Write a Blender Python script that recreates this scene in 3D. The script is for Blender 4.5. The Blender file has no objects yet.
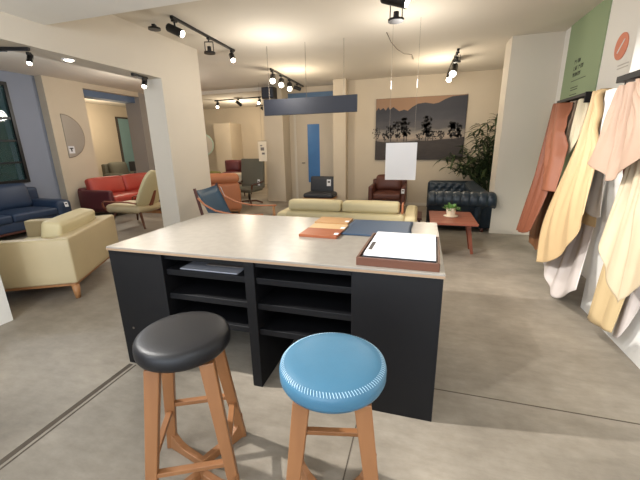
import bpy, bmesh, math, random
from mathutils import Vector, Matrix, Euler
random.seed(7)
PI = math.pi
SC = bpy.context.scene
COL = SC.collection

# ------------------------------------------------------------------ camera
cam_d = bpy.data.cameras.new('camera')
cam_d.sensor_width = 36.0
cam_d.lens = 337.908 / 640 * 36.0
cam_d.clip_end = 100
cam = bpy.data.objects.new('camera', cam_d)
COL.objects.link(cam)
R_ = Vector((0.95869332, 0.2838491, -0.01835222))
U_ = Vector((-0.05975126, 0.26404882, 0.96265675))
F_ = Vector((-0.27809514, 0.92179602, -0.27010218))
cam.matrix_world = Matrix(((R_.x, U_.x, -F_.x, 0), (R_.y, U_.y, -F_.y, 0), (R_.z, U_.z, -F_.z, 1.5278), (0, 0, 0, 1)))
SC.camera = cam

# ------------------------------------------------------------------ colour, world, exposure
def lin(c):
    return tuple((v / 255 / 12.92) if v / 255 <= 0.04045 else ((v / 255 + 0.055) / 1.055) ** 2.4 for v in c) + (1.0,)

SC.view_settings.view_transform = 'Standard'
SC.view_settings.look = 'None'
SC.view_settings.gamma = 1.0
SC.view_settings.use_curve_mapping = False
SC.view_settings.exposure = 0.06
w = bpy.data.worlds.new('world'); SC.world = w; w.use_nodes = True
bg = w.node_tree.nodes['Background']
bg.inputs[0].default_value = (0.55, 0.75, 1.0, 1); bg.inputs[1].default_value = 1.6

# ------------------------------------------------------------------ lights of the room, with added fill
WARM = (1.0, 0.86, 0.66); MILD = (1.0, 0.94, 0.86); COOLISH = (0.86, 0.92, 1.0); HIDEC = (1.0, 0.96, 0.91); KEYC = (1.0, 0.97, 0.93)
def spot_light(name, loc, target, power, size=60, blend=0.5, col=MILD, r=0.04, parent=None):
    d = bpy.data.lights.new(name, 'SPOT'); d.energy = power; d.spot_size = math.radians(size); d.spot_blend = blend
    d.color = col; d.shadow_soft_size = r
    o = bpy.data.objects.new(name, d); COL.objects.link(o)
    v = Vector(target) - Vector(loc)
    q = v.to_track_quat('-Z', 'Y')
    if parent is not None:
        o.parent = parent
        pl = parent.matrix_basis.inverted() @ Vector(loc)
        o.location = pl
    else:
        o.location = loc
    o.rotation_euler = q.to_euler()
    return o
def area_light(name, loc, target, sx, sy, power, col):
    d = bpy.data.lights.new(name, 'AREA'); d.shape = 'RECTANGLE'; d.size = sx; d.size_y = sy; d.energy = power; d.color = col
    o = bpy.data.objects.new(name, d); COL.objects.link(o); o.location = loc
    o.rotation_euler = (Vector(target) - Vector(loc)).to_track_quat('-Z', 'Y').to_euler()
    return o
# daylight from the shop front behind the photographer
area_light('shopfront_daylight', (-1.0, -2.75, 1.6), (-1.0, 3, 2.6), 4.6, 2.4, 125, (0.93, 0.96, 1.0))
# ceiling spots on the tracks behind the cross beam (out of view), plus one added spot
spot_light('track_light_key', (-3.3, 1.2, 2.92), (1.1, 2.75, 0.2), 950, 62, 0.7, KEYC, 0.05)
spot_light('track_light_hides', (-0.37, 3.75, 2.85), (1.45, 4.3, 0.3), 115, 75, 0.7, HIDEC, 0.04)
spot_light('track_light_hides_near', (-0.37, 3.1, 2.80), (1.50, 3.2, 0.8), 60, 70, 0.7, HIDEC, 0.04)
spot_light('near_wall_fill_spot', (-1.6, -0.2, 2.92), (1.5, 3.3, 0.5), 270, 38, 0.7, KEYC, 0.05)  # unseen spot added to brighten the near wall strip
def fill_point(name, loc, power, col, r=0.14):
    d = bpy.data.lights.new(name, 'POINT'); d.energy = power; d.color = col; d.shadow_soft_size = r
    o = bpy.data.objects.new(name, d); COL.objects.link(o); o.location = loc
# unseen fixtureless point lights added to brighten ceiling and rooms
fill_point('hall_fill', (-2.2, 5.0, 2.40), 30, MILD)
fill_point('hall_fill', (-0.3, 4.8, 2.40), 28, MILD)
fill_point('hall_fill', (-2.7, 7.3, 2.5), 34, WARM)
fill_point('hall_fill', (0.2, 7.4, 2.5), 36, WARM)
fill_point('rear_fill', (0.2, 0.0, 2.2), 38, COOLISH)
fill_point('rear_fill', (-2.4, -0.3, 2.2), 68, COOLISH)
fill_point('far_room_fill', (-6.2, 11.2, 2.4), 70, WARM)
fill_point('alcove_fill', (-5.6, 3.4, 2.3), 60, COOLISH)
fill_point('alcove_fill', (-5.7, 6.4, 2.4), 46, MILD)
fill_point('side_room_fill', (-9.6, 9.0, 2.4), 75, WARM)

# ------------------------------------------------------------------ materials
def mat(name, c, rough=0.6, metal=0.0, var=0.0, vscale=8.0, bump=0.0, bscale=60.0, emit=None, estr=0.0, c2=None, spec=0.5, coat=0.0, stretch=None):
    m = bpy.data.materials.new(name); m.use_nodes = True
    nt = m.node_tree; b = nt.nodes['Principled BSDF']
    b.inputs['Roughness'].default_value = rough; b.inputs['Metallic'].default_value = metal
    b.inputs['Specular IOR Level'].default_value = spec
    b.inputs['Coat Weight'].default_value = coat
    tc = nt.nodes.new('ShaderNodeTexCoord'); mp = nt.nodes.new('ShaderNodeMapping')
    nt.links.new(tc.outputs['Object'], mp.inputs['Vector'])
    if stretch: mp.inputs['Scale'].default_value = stretch
    n = nt.nodes.new('ShaderNodeTexNoise'); n.inputs['Scale'].default_value = vscale; n.inputs['Detail'].default_value = 5
    nt.links.new(mp.outputs[0], n.inputs['Vector'])
    mx = nt.nodes.new('ShaderNodeMix'); mx.data_type = 'RGBA'
    A = lin(c)
    B = lin(c2) if c2 else tuple(max(0, v * (1 - var)) for v in A[:3]) + (1,)
    if not c2: A = tuple(min(1, v * (1 + var * 0.6)) for v in A[:3]) + (1,)
    mx.inputs[6].default_value = A; mx.inputs[7].default_value = B
    nt.links.new(n.outputs['Fac'], mx.inputs[0]); nt.links.new(mx.outputs[2], b.inputs['Base Color'])
    if bump > 0:
        n2 = nt.nodes.new('ShaderNodeTexNoise'); n2.inputs['Scale'].default_value = bscale; n2.inputs['Detail'].default_value = 3
        nt.links.new(mp.outputs[0], n2.inputs['Vector'])
        bp = nt.nodes.new('ShaderNodeBump'); bp.inputs['Strength'].default_value = bump; bp.inputs['Distance'].default_value = 0.01
        nt.links.new(n2.outputs['Fac'], bp.inputs['Height']); nt.links.new(bp.outputs[0], b.inputs['Normal'])
    if emit:
        b.inputs['Emission Color'].default_value = lin(emit); b.inputs['Emission Strength'].default_value = estr
    return m

def glass_mat(name, c, rough=0.02, alpha=0.35):
    m = bpy.data.materials.new(name); m.use_nodes = True
    nt = m.node_tree; b = nt.nodes['Principled BSDF']
    n = nt.nodes.new('ShaderNodeTexNoise'); n.inputs['Scale'].default_value = 3
    mx = nt.nodes.new('ShaderNodeMix'); mx.data_type = 'RGBA'
    mx.inputs[6].default_value = lin(c); mx.inputs[7].default_value = tuple(v * 0.8 for v in lin(c)[:3]) + (1,)
    nt.links.new(n.outputs['Fac'], mx.inputs[0]); nt.links.new(mx.outputs[2], b.inputs['Base Color'])
    b.inputs['Roughness'].default_value = rough; b.inputs['Alpha'].default_value = alpha
    return m

def floor_material():
    m = bpy.data.materials.new('concrete_floor'); m.use_nodes = True
    nt = m.node_tree; N = nt.nodes; L = nt.links; b = N['Principled BSDF']
    tc = N.new('ShaderNodeTexCoord')
    n1 = N.new('ShaderNodeTexNoise'); n1.inputs['Scale'].default_value = 1.1; n1.inputs['Detail'].default_value = 8; n1.inputs['Roughness'].default_value = 0.62
    n2 = N.new('ShaderNodeTexNoise'); n2.inputs['Scale'].default_value = 9; n2.inputs['Detail'].default_value = 6; n2.inputs['Roughness'].default_value = 0.7
    mp = N.new('ShaderNodeMapping'); mp.inputs['Scale'].default_value = (0.7, 1.8, 1)
    L.new(tc.outputs['Object'], n1.inputs['Vector']); L.new(tc.outputs['Object'], mp.inputs['Vector']); L.new(mp.outputs[0], n2.inputs['Vector'])
    r1 = N.new('ShaderNodeValToRGB')
    e = r1.color_ramp.elements
    e[0].position = 0.30; e[0].color = lin((122, 114, 102)); e[1].position = 0.72; e[1].color = lin((173, 163, 148))
    L.new(n1.outputs['Fac'], r1.inputs[0])
    mx = N.new('ShaderNodeMix'); mx.data_type = 'RGBA'; mx.blend_type = 'MULTIPLY'; mx.inputs[0].default_value = 0.55
    r2 = N.new('ShaderNodeValToRGB'); e = r2.color_ramp.elements
    e[0].position = 0.33; e[0].color = (0.66, 0.64, 0.61, 1); e[1].position = 0.62; e[1].color = (1, 1, 1, 1)
    L.new(n2.outputs['Fac'], r2.inputs[0]); L.new(r1.outputs[0], mx.inputs[6]); L.new(r2.outputs[0], mx.inputs[7])
    L.new(mx.outputs[2], b.inputs['Base Color'])
    r3 = N.new('ShaderNodeMapRange'); r3.inputs[3].default_value = 0.34; r3.inputs[4].default_value = 0.62
    L.new(n2.outputs['Fac'], r3.inputs[0]); L.new(r3.outputs[0], b.inputs['Roughness'])
    b.inputs['Specular IOR Level'].default_value = 0.35
    bp = N.new('ShaderNodeBump'); bp.inputs['Strength'].default_value = 0.12; bp.inputs['Distance'].default_value = 0.01
    L.new(n2.outputs['Fac'], bp.inputs['Height']); L.new(bp.outputs[0], b.inputs['Normal'])
    return m

def wood(name, c, c2, rough=0.45, axis='z', scale=14):
    st = {'x': (0.12, 1, 1), 'y': (1, 0.12, 1), 'z': (1, 1, 0.12)}[axis]
    return mat(name, c, rough, c2=c2, vscale=scale, stretch=st, bump=0.04, bscale=scale * 2)

M = {}
M['floor'] = floor_material()
M['seam'] = mat('floor_joint_mortar', (88, 78, 66), 0.9, var=0.3, vscale=20)
M['wall'] = mat('wall_plaster', (200, 186, 164), 0.85, var=0.05, vscale=2, bump=0.04, bscale=90)
M['wall_white'] = mat('white_wall_paint', (236, 233, 226), 0.8, var=0.03, vscale=2, bump=0.03, bscale=90)
M['ceiling'] = mat('ceiling_paint', (216, 208, 194), 0.9, var=0.04, vscale=1.5, bump=0.03, bscale=60)
M['beam'] = mat('beam_paint', (208, 199, 184), 0.85, var=0.04, vscale=2, bump=0.03, bscale=80)
M['grey_and_shade'] = mat('grey_paint_and_wall_shade', (150, 144, 138), 0.85, var=0.05, vscale=2)  # left pier's unlit look put into the grey; also colours the transom frame
M['cool_tint'] = mat('wall_cool_light_tint', (140, 146, 160), 0.85, var=0.06, vscale=2)  # cool lamp light on the window wall, put into its colour
M['bluelintel'] = mat('slate_blue_lintel_paint', (98, 116, 142), 0.8, var=0.06, vscale=3)
M['green'] = mat('sage_green_paint', (146, 163, 128), 0.8, var=0.04, vscale=2)
M['ink'] = mat('dark_ink', (58, 62, 52), 0.8, var=0.1)
M['orange'] = mat('salmon_orange_print', (220, 138, 110), 0.7, var=0.05)
M['black'] = mat('black_laminate', (11, 11, 14), 0.55, var=0.12, vscale=20, bump=0.02, spec=0.3)
M['blackmetal'] = mat('black_metal', (26, 25, 26), 0.4, metal=0.2, var=0.1)
M['stone'] = mat('pale_stone_laminate', (152, 146, 137), 0.30, c2=(124, 118, 109), vscale=18, bump=0.01, spec=0.5)
M['stoneedge'] = mat('brown_core_edge', (150, 124, 98), 0.6, var=0.15, vscale=30)
M['oak'] = wood('oiled_oak', (156, 108, 68), (126, 82, 48), 0.45)
M['walnut'] = wood('walnut', (104, 64, 42), (74, 42, 28), 0.4, 'x')
M['redwood'] = wood('red_brown_wood', (142, 78, 54), (112, 56, 38), 0.4, 'x')
M['darkwood'] = wood('dark_red_wood', (92, 48, 36), (70, 34, 26), 0.45, 'z')
M['beech'] = wood('beech', (178, 128, 82), (150, 102, 62), 0.45, 'z')
M['blkleather'] = mat('black_leather', (20, 20, 23), 0.42, var=0.1, vscale=30, bump=0.12, bscale=220, spec=0.4)
M['blueleather'] = mat('sky_blue_leather', (62, 108, 134), 0.42, var=0.10, vscale=14, bump=0.08, bscale=200)
M['bluethread'] = mat('pale_stitching', (176, 208, 226), 0.7, var=0.05)
M['cream'] = mat('cream_leather', (196, 178, 140), 0.5, var=0.07, vscale=5, bump=0.06, bscale=160)
M['creamlight'] = mat('pale_cream_leather', (206, 192, 150), 0.5, var=0.06, vscale=5, bump=0.06, bscale=160)
M['navy'] = mat('navy_leather', (42, 58, 82), 0.45, var=0.12, vscale=5, bump=0.06, bscale=140)
M['chester'] = mat('slate_blue_leather', (40, 52, 62), 0.36, var=0.15, vscale=5, bump=0.05, bscale=140)
M['red'] = mat('red_leather', (176, 68, 56), 0.5, var=0.1, vscale=5, bump=0.06, bscale=140)
M['maroon'] = mat('maroon_leather', (92, 38, 42), 0.5, var=0.1, vscale=5, bump=0.06, bscale=140)
M['tanl'] = mat('tan_orange_leather', (182, 116, 80), 0.5, var=0.08, vscale=5, bump=0.06, bscale=140)
M['brownl'] = mat('brown_leather', (92, 50, 38), 0.45, var=0.12, vscale=5, bump=0.06, bscale=140)
M['swatch'] = mat('petrol_swatch_leather', (38, 62, 86), 0.5, var=0.08, vscale=6, bump=0.06, bscale=140)
M['slingl'] = mat('petrol_blue_leather', (38, 72, 98), 0.5, var=0.12, vscale=6, bump=0.06, bscale=140)
M['darkgrey'] = mat('charcoal_leather', (44, 46, 52), 0.5, var=0.12, vscale=6)
M['greyfab'] = mat('grey_green_fabric', (98, 96, 84), 0.9, var=0.1, vscale=30, bump=0.1, bscale=300)
M['olive'] = mat('olive_fabric', (122, 118, 62), 0.9, var=0.1, vscale=30)
M['offwhite'] = mat('off_white_fabric', (224, 212, 190), 0.9, var=0.05, vscale=20)
M['paper'] = mat('white_paper', (222, 222, 224), 0.7, var=0.01)
M['print'] = mat('grey_print', (120, 110, 104), 0.8, var=0.2, vscale=30)
M['tagdark'] = mat('dark_tag_print', (70, 64, 60), 0.8, var=0.1)
M['film'] = mat('grey_glossy_film', (150, 152, 160), 0.25, var=0.12, vscale=12)
M['leaf'] = mat('dark_green_leaf', (62, 78, 46), 0.5, var=0.35, vscale=14)
M['leaf2'] = mat('bright_green_leaf', (98, 138, 66), 0.5, var=0.3, vscale=30)
M['ceramic'] = mat('ribbed_cream_ceramic', (222, 208, 184), 0.4, var=0.05)
M['soil'] = mat('potting_soil', (60, 46, 34), 0.95, var=0.3, vscale=50)
M['mirror'] = mat('mirror_silver', (176, 168, 158), 0.35, metal=0.4, var=0.02)
M['teal'] = mat('teal_door_paint', (124, 156, 158), 0.6, var=0.06, vscale=3)
M['bluepane'] = mat('blue_lit_glass', (70, 108, 146), 0.2, var=0.25, vscale=3, emit=(50, 96, 146), estr=0.22)
M['pane'] = glass_mat('window_glass', (70, 100, 100), 0.03, 0.35)
M['hedge'] = mat('garden_hedge', (60, 92, 58), 0.8, var=0.5, vscale=9, bump=0.8, bscale=14)
M['lamp'] = mat('lamp_glow', (255, 248, 232), 0.4, var=0.0, emit=(255, 244, 222), estr=14)
M['lampdim'] = mat('lamp_glow_soft', (255, 248, 232), 0.4, var=0.0, emit=(255, 240, 215), estr=2.5)
M['wire'] = mat('steel_wire', (120, 110, 98), 0.4, metal=0.6, var=0.05)
M['signdark'] = mat('charcoal_blue_sign', (32, 36, 48), 0.6, var=0.08, vscale=4)
M['door'] = mat('door_paint', (196, 182, 160), 0.7, var=0.05, vscale=3)
HC = dict(rust=(124, 70, 47), rust2=(138, 82, 56), brown=(124, 82, 50), taupe=(150, 130, 112), cream=(200, 188, 160), camel=(192, 164, 122),
          pale=(196, 186, 180), white=(214, 208, 200), burg=(122, 46, 50), pink=(172, 144, 124), cream2=(198, 180, 150), tan=(192, 168, 126))
for k, c in HC.items():
    M['hide_' + k] = mat(k + '_cowhide', c, 0.6, var=0.06, vscale=7, bump=0.04, bscale=120)

# ------------------------------------------------------------------ helpers
def B(): return bmesh.new()

def obj(name, bm, m, parent=None, smooth=False, mods=()):
    bmesh.ops.recalc_face_normals(bm, faces=bm.faces[:])
    me = bpy.data.meshes.new(name); bm.to_mesh(me); bm.free()
    if smooth:
        for p in me.polygons: p.use_smooth = True
    me.materials.append(M[m] if isinstance(m, str) else m)
    o = bpy.data.objects.new(name, me); COL.objects.link(o)
    if parent is not None: o.parent = parent
    for kind, kw in mods:
        md = o.modifiers.new(kind.lower(), kind)
        for a, v in kw.items(): setattr(md, a, v)
    return o

def thing(name, label, cat, loc=(0, 0, 0), rz=0.0, group=None):
    o = bpy.data.objects.new(name, None); COL.objects.link(o)
    o.empty_display_size = 0.1
    o.location = loc; o.rotation_euler = (0, 0, rz)
    o['label'] = label; o['category'] = cat
    if group: o['group'] = group
    return o

def tag(o, label, cat, group=None):
    o['label'] = label; o['category'] = cat
    if group: o['group'] = group
    return o

def struct(name, bm, m):
    o = obj(name, bm, m); o['kind'] = 'structure'; return o

def box(bm, x0, x1, y0, y1, z0, z1, mtx=None):
    vs = [Vector((x, y, z)) for z in (z0, z1) for y in (y0, y1) for x in (x0, x1)]
    if mtx is not None: vs = [mtx @ v for v in vs]
    v = [bm.verts.new(p) for p in vs]
    for f in ((0, 2, 3, 1), (4, 5, 7, 6), (0, 1, 5, 4), (2, 6, 7, 3), (0, 4, 6, 2), (1, 3, 7, 5)):
        bm.faces.new([v[i] for i in f])
    return bm

def bbox_bevel(x0, x1, y0, y1, z0, z1, r=0.005, seg=2, mtx=None):
    bm = B(); box(bm, x0, x1, y0, y1, z0, z1, mtx)
    bmesh.ops.bevel(bm, geom=bm.edges[:], offset=r, segments=seg, affect='EDGES', profile=0.5)
    return bm

def rbox(bm, c, s, r, puff=(0, 0, 0), n=6, m=3, rot=None, warp=None):
    """soft upholstered block: centre c, full size s, corner radius r, bulge per axis"""
    h = [v / 2 for v in s]; r = min(r, min(h) * 0.999)
    def axis(hh):
        a = [-hh + r * (1 - math.cos(PI / 2 * i / m)) for i in range(m)]
        core = [-(hh - r) + 2 * (hh - r) * i / n for i in range(n + 1)]
        return a + core + [-v for v in reversed(a)]
    ax = [axis(v) for v in h]
    cache = {}
    def vert(p):
        k = tuple(round(v, 6) for v in p)
        if k in cache: return cache[k]
        inn = [max(-(h[i] - r), min(h[i] - r, p[i])) for i in range(3)]
        d = Vector([p[i] - inn[i] for i in range(3)])
        q = Vector(inn) + (d.normalized() * r if d.length > 1e-9 else Vector())
        u = [p[i] / h[i] for i in range(3)]
        for i in range(3):
            a, b_ = (i + 1) % 3, (i + 2) % 3
            q[i] += puff[i] * u[i] * max(0, 1 - u[a] ** 2) * max(0, 1 - u[b_] ** 2)
        if warp: q = warp(q)
        if rot is not None: q = rot @ q
        v = bm.verts.new(q + Vector(c)); cache[k] = v; return v
    for i in range(3):
        a, b_ = (i + 1) % 3, (i + 2) % 3
        for sgn in (-1, 1):
            for ia in range(len(ax[a]) - 1):
                for ib in range(len(ax[b_]) - 1):
                    ps = []
                    for (da, db) in ((0, 0), (1, 0), (1, 1), (0, 1)):
                        p = [0, 0, 0]; p[i] = sgn * h[i]; p[a] = ax[a][ia + da]; p[b_] = ax[b_][ib + db]
                        ps.append(vert(p))
                    if len(set(ps)) == 4:
                        try: bm.faces.new(ps if sgn > 0 else ps[::-1])
                        except ValueError: pass
    return bm

def frames(pts):
    out = []; up = Vector((0, 0, 1))
    for i, p in enumerate(pts):
        t = (pts[min(i + 1, len(pts) - 1)] - pts[max(i - 1, 0)]).normalized()
        if i == 0:
            if abs(t.z) > 0.9: up = Vector((1, 0, 0))
            a = t.cross(up).normalized()
        else:
            a = (out[-1][1] - t * out[-1][1].dot(t)).normalized()
        out.append((t, a, t.cross(a).normalized()))
    return out

def tube(bm, pts, r, n=8, flat=1.0, side=None):
    pts = [Vector(p) for p in pts]
    rs = r if isinstance(r, (list, tuple)) else [r] * len(pts)
    rings = []
    fr = frames(pts)
    for p, q, (t, a, b_) in zip(pts, rs, fr):
        if side is not None:
            a = (Vector(side) - t * Vector(side).dot(t)).normalized(); b_ = t.cross(a)
        rings.append([bm.verts.new(p + a * math.cos(2 * PI * k / n) * q + b_ * math.sin(2 * PI * k / n) * q * flat) for k in range(n)])
    for A, C in zip(rings, rings[1:]):
        for k in range(n): bm.faces.new((A[k], A[(k + 1) % n], C[(k + 1) % n], C[k]))
    bm.faces.new(rings[0][::-1]); bm.faces.new(rings[-1])
    return bm

def bar(bm, pts, w_, h_, side):
    """rectangular bar along pts; w_ along side, h_ across; w_/h_ scalar or list"""
    pts = [Vector(p) for p in pts]
    ws = w_ if isinstance(w_, (list, tuple)) else [w_] * len(pts)
    hs = h_ if isinstance(h_, (list, tuple)) else [h_] * len(pts)
    fr = frames(pts); rings = []
    for p, ww, hh, (t, _, _) in zip(pts, ws, hs, fr):
        a = (Vector(side) - t * Vector(side).dot(t)).normalized(); b_ = t.cross(a)
        rings.append([bm.verts.new(p + a * ww / 2 * i + b_ * hh / 2 * j) for i, j in ((-1, -1), (1, -1), (1, 1), (-1, 1))])
    for A, C in zip(rings, rings[1:]):
        for k in range(4): bm.faces.new((A[k], A[(k + 1) % 4], C[(k + 1) % 4], C[k]))
    bm.faces.new(rings[0][::-1]); bm.faces.new(rings[-1])
    return bm

def lathe(bm, prof, n=24, mtx=None):
    rings = []
    for r, z in prof:
        ring = []
        for k in range(n):
            p = Vector((r * math.cos(2 * PI * k / n), r * math.sin(2 * PI * k / n), z))
            ring.append(bm.verts.new(mtx @ p if mtx is not None else p))
        rings.append(ring)
    for A, C in zip(rings, rings[1:]):
        for k in range(n): bm.faces.new((A[k], A[(k + 1) % n], C[(k + 1) % n], C[k]))
    if prof[0][0] > 1e-6: bm.faces.new(rings[0][::-1])
    if prof[-1][0] > 1e-6: bm.faces.new(rings[-1])
    bmesh.ops.remove_doubles(bm, verts=bm.verts[:], dist=1e-6)
    return bm

def prism(bm, poly, axis, a0, a1, mtx=None):
    """extrude a 2-D outline along axis ('x','y','z')"""
    def mk(u, v, a):
        p = {'x': Vector((a, u, v)), 'y': Vector((u, a, v)), 'z': Vector((u, v, a))}[axis]
        return mtx @ p if mtx is not None else p
    A = [bm.verts.new(mk(u, v, a0)) for u, v in poly]; C = [bm.verts.new(mk(u, v, a1)) for u, v in poly]
    k = len(poly)
    for i in range(k): bm.faces.new((A[i], A[(i + 1) % k], C[(i + 1) % k], C[i]))
    bm.faces.new(A[::-1]); bm.faces.new(C)
    return bm

BEV = lambda w_, s=2: ('BEVEL', dict(width=w_, segments=s, limit_method='ANGLE'))
def rotm(ax, ang): return Matrix.Rotation(ang, 4, ax)
# ------------------------------------------------------------------ the room
bm = B(); box(bm, -12.2, 2.6, -3.0, 13.4, -0.12, 0.0); struct('floor', bm, 'floor')
bm = B(); box(bm, -12.2, 2.6, -3.0, 13.4, 3.05, 3.2); struct('ceiling', bm, 'ceiling')
# joints in the concrete: low mortar lines
bm = B()
box(bm, -1.99, -1.955, -2.9, 1.66, 0.0, 0.0015); box(bm, -1.935, -1.925, -2.9, 1.66, 0.0, 0.0015)
box(bm, -0.275, -0.269, -2.9, 2.1, 0.0, 0.0012)
box(bm, 0.13, 1.52, 1.963, 1.971, 0.0, 0.0012)
struct('trim_1', bm, 'seam')
# right wall: recessed length with the green stripe, then the near length that stands further out
bm = B(); box(bm, 1.87, 2.2, 3.5, 13.4, 0, 3.05); struct('wall_right', bm, 'wall_white')
bm = B(); box(bm, 1.52, 2.2, -3.0, 3.5, 0, 3.05); struct('wall_right_near', bm, 'wall_white')
bm = B(); box(bm, 1.18, 1.87, 6.3, 6.75, 0, 3.05); struct('wall_right_stub', bm, 'beam')
# back wall with the picture
bm = B(); box(bm, -2.24, 1.87, 8.9, 9.2, 0, 3.05); struct('wall_back', bm, 'wall')
bm = B(); box(bm, -2.20, -1.88, 8.62, 8.9, 0, 3.05); struct('wall_back_column', bm, 'wall')
bm = B(); box(bm, -1.88, 1.87, 8.885, 8.9, 0, 0.07); struct('baseboard_back', bm, 'beam')
# door recess
bm = B(); box(bm, -4.24, -2.24, 9.4, 9.7, 0, 3.05); struct('wall_door_recess', bm, 'wall')
bm = B(); box(bm, -4.22, -3.67, 8.9, 9.4, 0, 3.05); struct('wall_back_pillar', bm, 'wall')
# far room
bm = B(); box(bm, -12.2, -3.9, 13.1, 13.4, 0, 3.05); struct('wall_far', bm, 'wall')
bm = B(); box(bm, -4.24, -4.0, 9.7, 13.1, 0, 3.05); struct('wall_far_right', bm, 'wall')
bm = B(); box(bm, -7.95, -7.25, 12.2, 13.1, 0, 2.42); struct('wall_far_pier', bm, 'wall')
bm = B(); box(bm, -7.4, -4.22, 8.95, 9.1, 2.96, 3.05); struct('trim_2', bm, 'beam')
# left side: beam on two pillars, cross beam
bm = B(); box(bm, -3.93, -3.6, -3.0, 5.27, 2.475, 3.05); struct('trim_3', bm, 'beam')
bm = B(); box(bm, -3.93, -3.6, 4.35, 5.27, 0, 2.475); struct('wall_left_pillar', bm, 'beam')
bm = B(); box(bm, -3.93, -3.6, 0.9, 1.91, 0, 2.475); struct('wall_left_pillar_near', bm, 'wall_white')
bm = B(); box(bm, -3.6, 1.52, 1.95, 2.82, 2.7, 3.05); struct('trim_4', bm, 'wall_white')
# lounge on the left: window wall, return, mirror wall with an opening
bm = B()
box(bm, -8.3, -8.0, -3.0, 3.05, 0, 3.05); box(bm, -8.3, -8.0, 5.20, 5.79, 0, 3.05)
box(bm, -8.3, -8.0, 3.05, 5.20, 0, 0.89); box(bm, -8.3, -8.0, 3.05, 5.20, 2.84, 3.05)
struct('wall_left', bm, 'cool_tint')
bm = B(); box(bm, -8.3, -7.8, 5.79, 6.7, 0, 3.05); struct('wall_left_mirror', bm, 'wall')
bm = B(); box(bm, -8.3, -7.8, 8.4, 9.6, 0, 3.05); struct('wall_left_pier', bm, 'grey_and_shade')
bm = B(); box(bm, -8.3, -7.8, 6.7, 8.4, 2.93, 3.05); struct('trim_5', bm, 'wall')
bm = B(); box(bm, -8.3, -7.95, 6.7, 8.4, 2.78, 2.93); struct('trim_6', bm, 'bluelintel')
bm = B(); box(bm, -12.2, -11.0, 6.0, 13.1, 0, 3.05); struct('wall_side_room', bm, 'wall')
bm = B(); box(bm, -11.0, -8.3, 6.0, 6.3, 0, 3.05); struct('wall_side_room_near', bm, 'wall')
# walls behind the camera: shop front
bm = B(); box(bm, -8.7, -4.2, -3.3, -3.0, 0, 3.05); box(bm, 1.5, 2.6, -3.3, -3.0, 0, 3.05); box(bm, -4.2, 1.5, -3.3, -3.0, 2.85, 3.05); box(bm, -4.2, 1.5, -3.3, -3.0, 0, 0.35)
struct('wall_front', bm, 'wall')

# window in the left lounge: black frame with a grid of panes
wn = thing('window_1', 'black framed window with teal panes above the navy sofa', 'window'); wn['kind'] = 'structure'
bm = B()
box(bm, -8.06, -7.96, 5.14, 5.20, 0.89, 2.84); box(bm, -8.06, -7.96, 3.05, 3.11, 0.89, 2.84)
box(bm, -8.06, -7.96, 3.11, 5.14, 0.89, 0.95); box(bm, -8.06, -7.96, 3.11, 5.14, 2.78, 2.84)
obj('window_frame', bm, 'blackmetal', wn)
bm = B()
for z in (1.30, 1.73, 2.16): box(bm, -8.04, -7.98, 3.11, 5.14, z - 0.018, z + 0.018)
for y in (3.60, 4.12, 4.64): box(bm, -8.04, -7.98, y - 0.016, y + 0.016, 0.95, 2.78)
obj('glazing_bars', bm, 'blackmetal', wn)
bm = B(); box(bm, -8.015, -8.005, 3.11, 5.14, 0.95, 2.78); obj('window_pane', bm, 'pane', wn)
# hedge outside
bm = B(); rbox(bm, (-9.2, 3.7, 1.3), (0.7, 4.0, 2.6), 0.25, (0.1, 0, 0.1), n=16)
for v in bm.verts: v.co += Vector((random.uniform(-.08, .08), random.uniform(-.08, .08), random.uniform(-.08, .08)))
o = obj('garden_hedge', bm, 'hedge', smooth=True); tag(o, 'green hedge outside the black framed window', 'hedge'); o['kind'] = 'stuff'
bm = B(); box(bm, -10.9, -8.3, -0.5, 6.0, -0.12, 0.0); struct('floor_outside', bm, 'seam')

# ------------------------------------------------------------------ right wall: green stripe, lettering, round sign
gp = thing('wall_panel', 'sage green painted panel with small dark lettering on the right wall', 'wall panel', (1.87, 5.52, 0))
bm = B(); box(bm, -0.012, 0, -0.55, 0.55, 0.0, 3.05); obj('panel_board', bm, 'green', gp)
bm = B(); rnd = random.Random(3)
def scribble(bm, y, z, h):
    # a run of small letter-like strokes on the panel face, reading towards -y
    yy = y
    for k in range(rnd.randint(4, 6)):
        w_ = h * rnd.uniform(0.5, 0.8)
        box(bm, -0.014, -0.0119, yy - 0.004, yy, z, z + h)
        if rnd.random() < 0.75: box(bm, -0.016, -0.0119, yy - w_, yy, z + h * rnd.choice((0, 0.5, 0.85)), z + h * rnd.choice((0, 0.5, 0.85)) + 0.004)
        if rnd.random() < 0.5: box(bm, -0.016, -0.0119, yy - w_, yy - w_ + 0.004, z, z + h)
        yy -= w_ + h * 0.35
for i, (y, z, h) in enumerate(((0.2, 2.50, 0.05), (0.2, 2.42, 0.05), (0.2, 2.34, 0.05))): scribble(bm, y, z, h)
obj('lettering', bm, 'ink', gp)
bm = B()
box(bm, -0.016, -0.0119, -0.22, 0.22, 2.285, 2.291)
for z in (2.20, 2.17, 2.11, 2.08): box(bm, -0.015, -0.0119, -0.02, 0.2, z, z + 0.009)
obj('small_print', bm, 'ink', gp)
rs = thing('wall_sign', 'round salmon orange sign with white diagonal pencil mark on the white wall', 'sign', (1.87, 4.56, 2.44), 0)
mt = rotm('Y', -PI / 2)
bm = B(); lathe(bm, [(0.0, 0.0), (0.125, 0.0), (0.125, 0.008), (0.0, 0.008)], 40, mt); obj('disc', bm, 'orange', rs)
bm = B(); prism(bm, [(-0.085, -0.004), (-0.068, 0.008), (0.075, 0.008), (0.075, -0.008), (-0.068, -0.008)], 'x', -0.011, -0.0079, rotm('X', -0.8)); obj('pencil_mark', bm, 'paper', rs)
bm = B()
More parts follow.
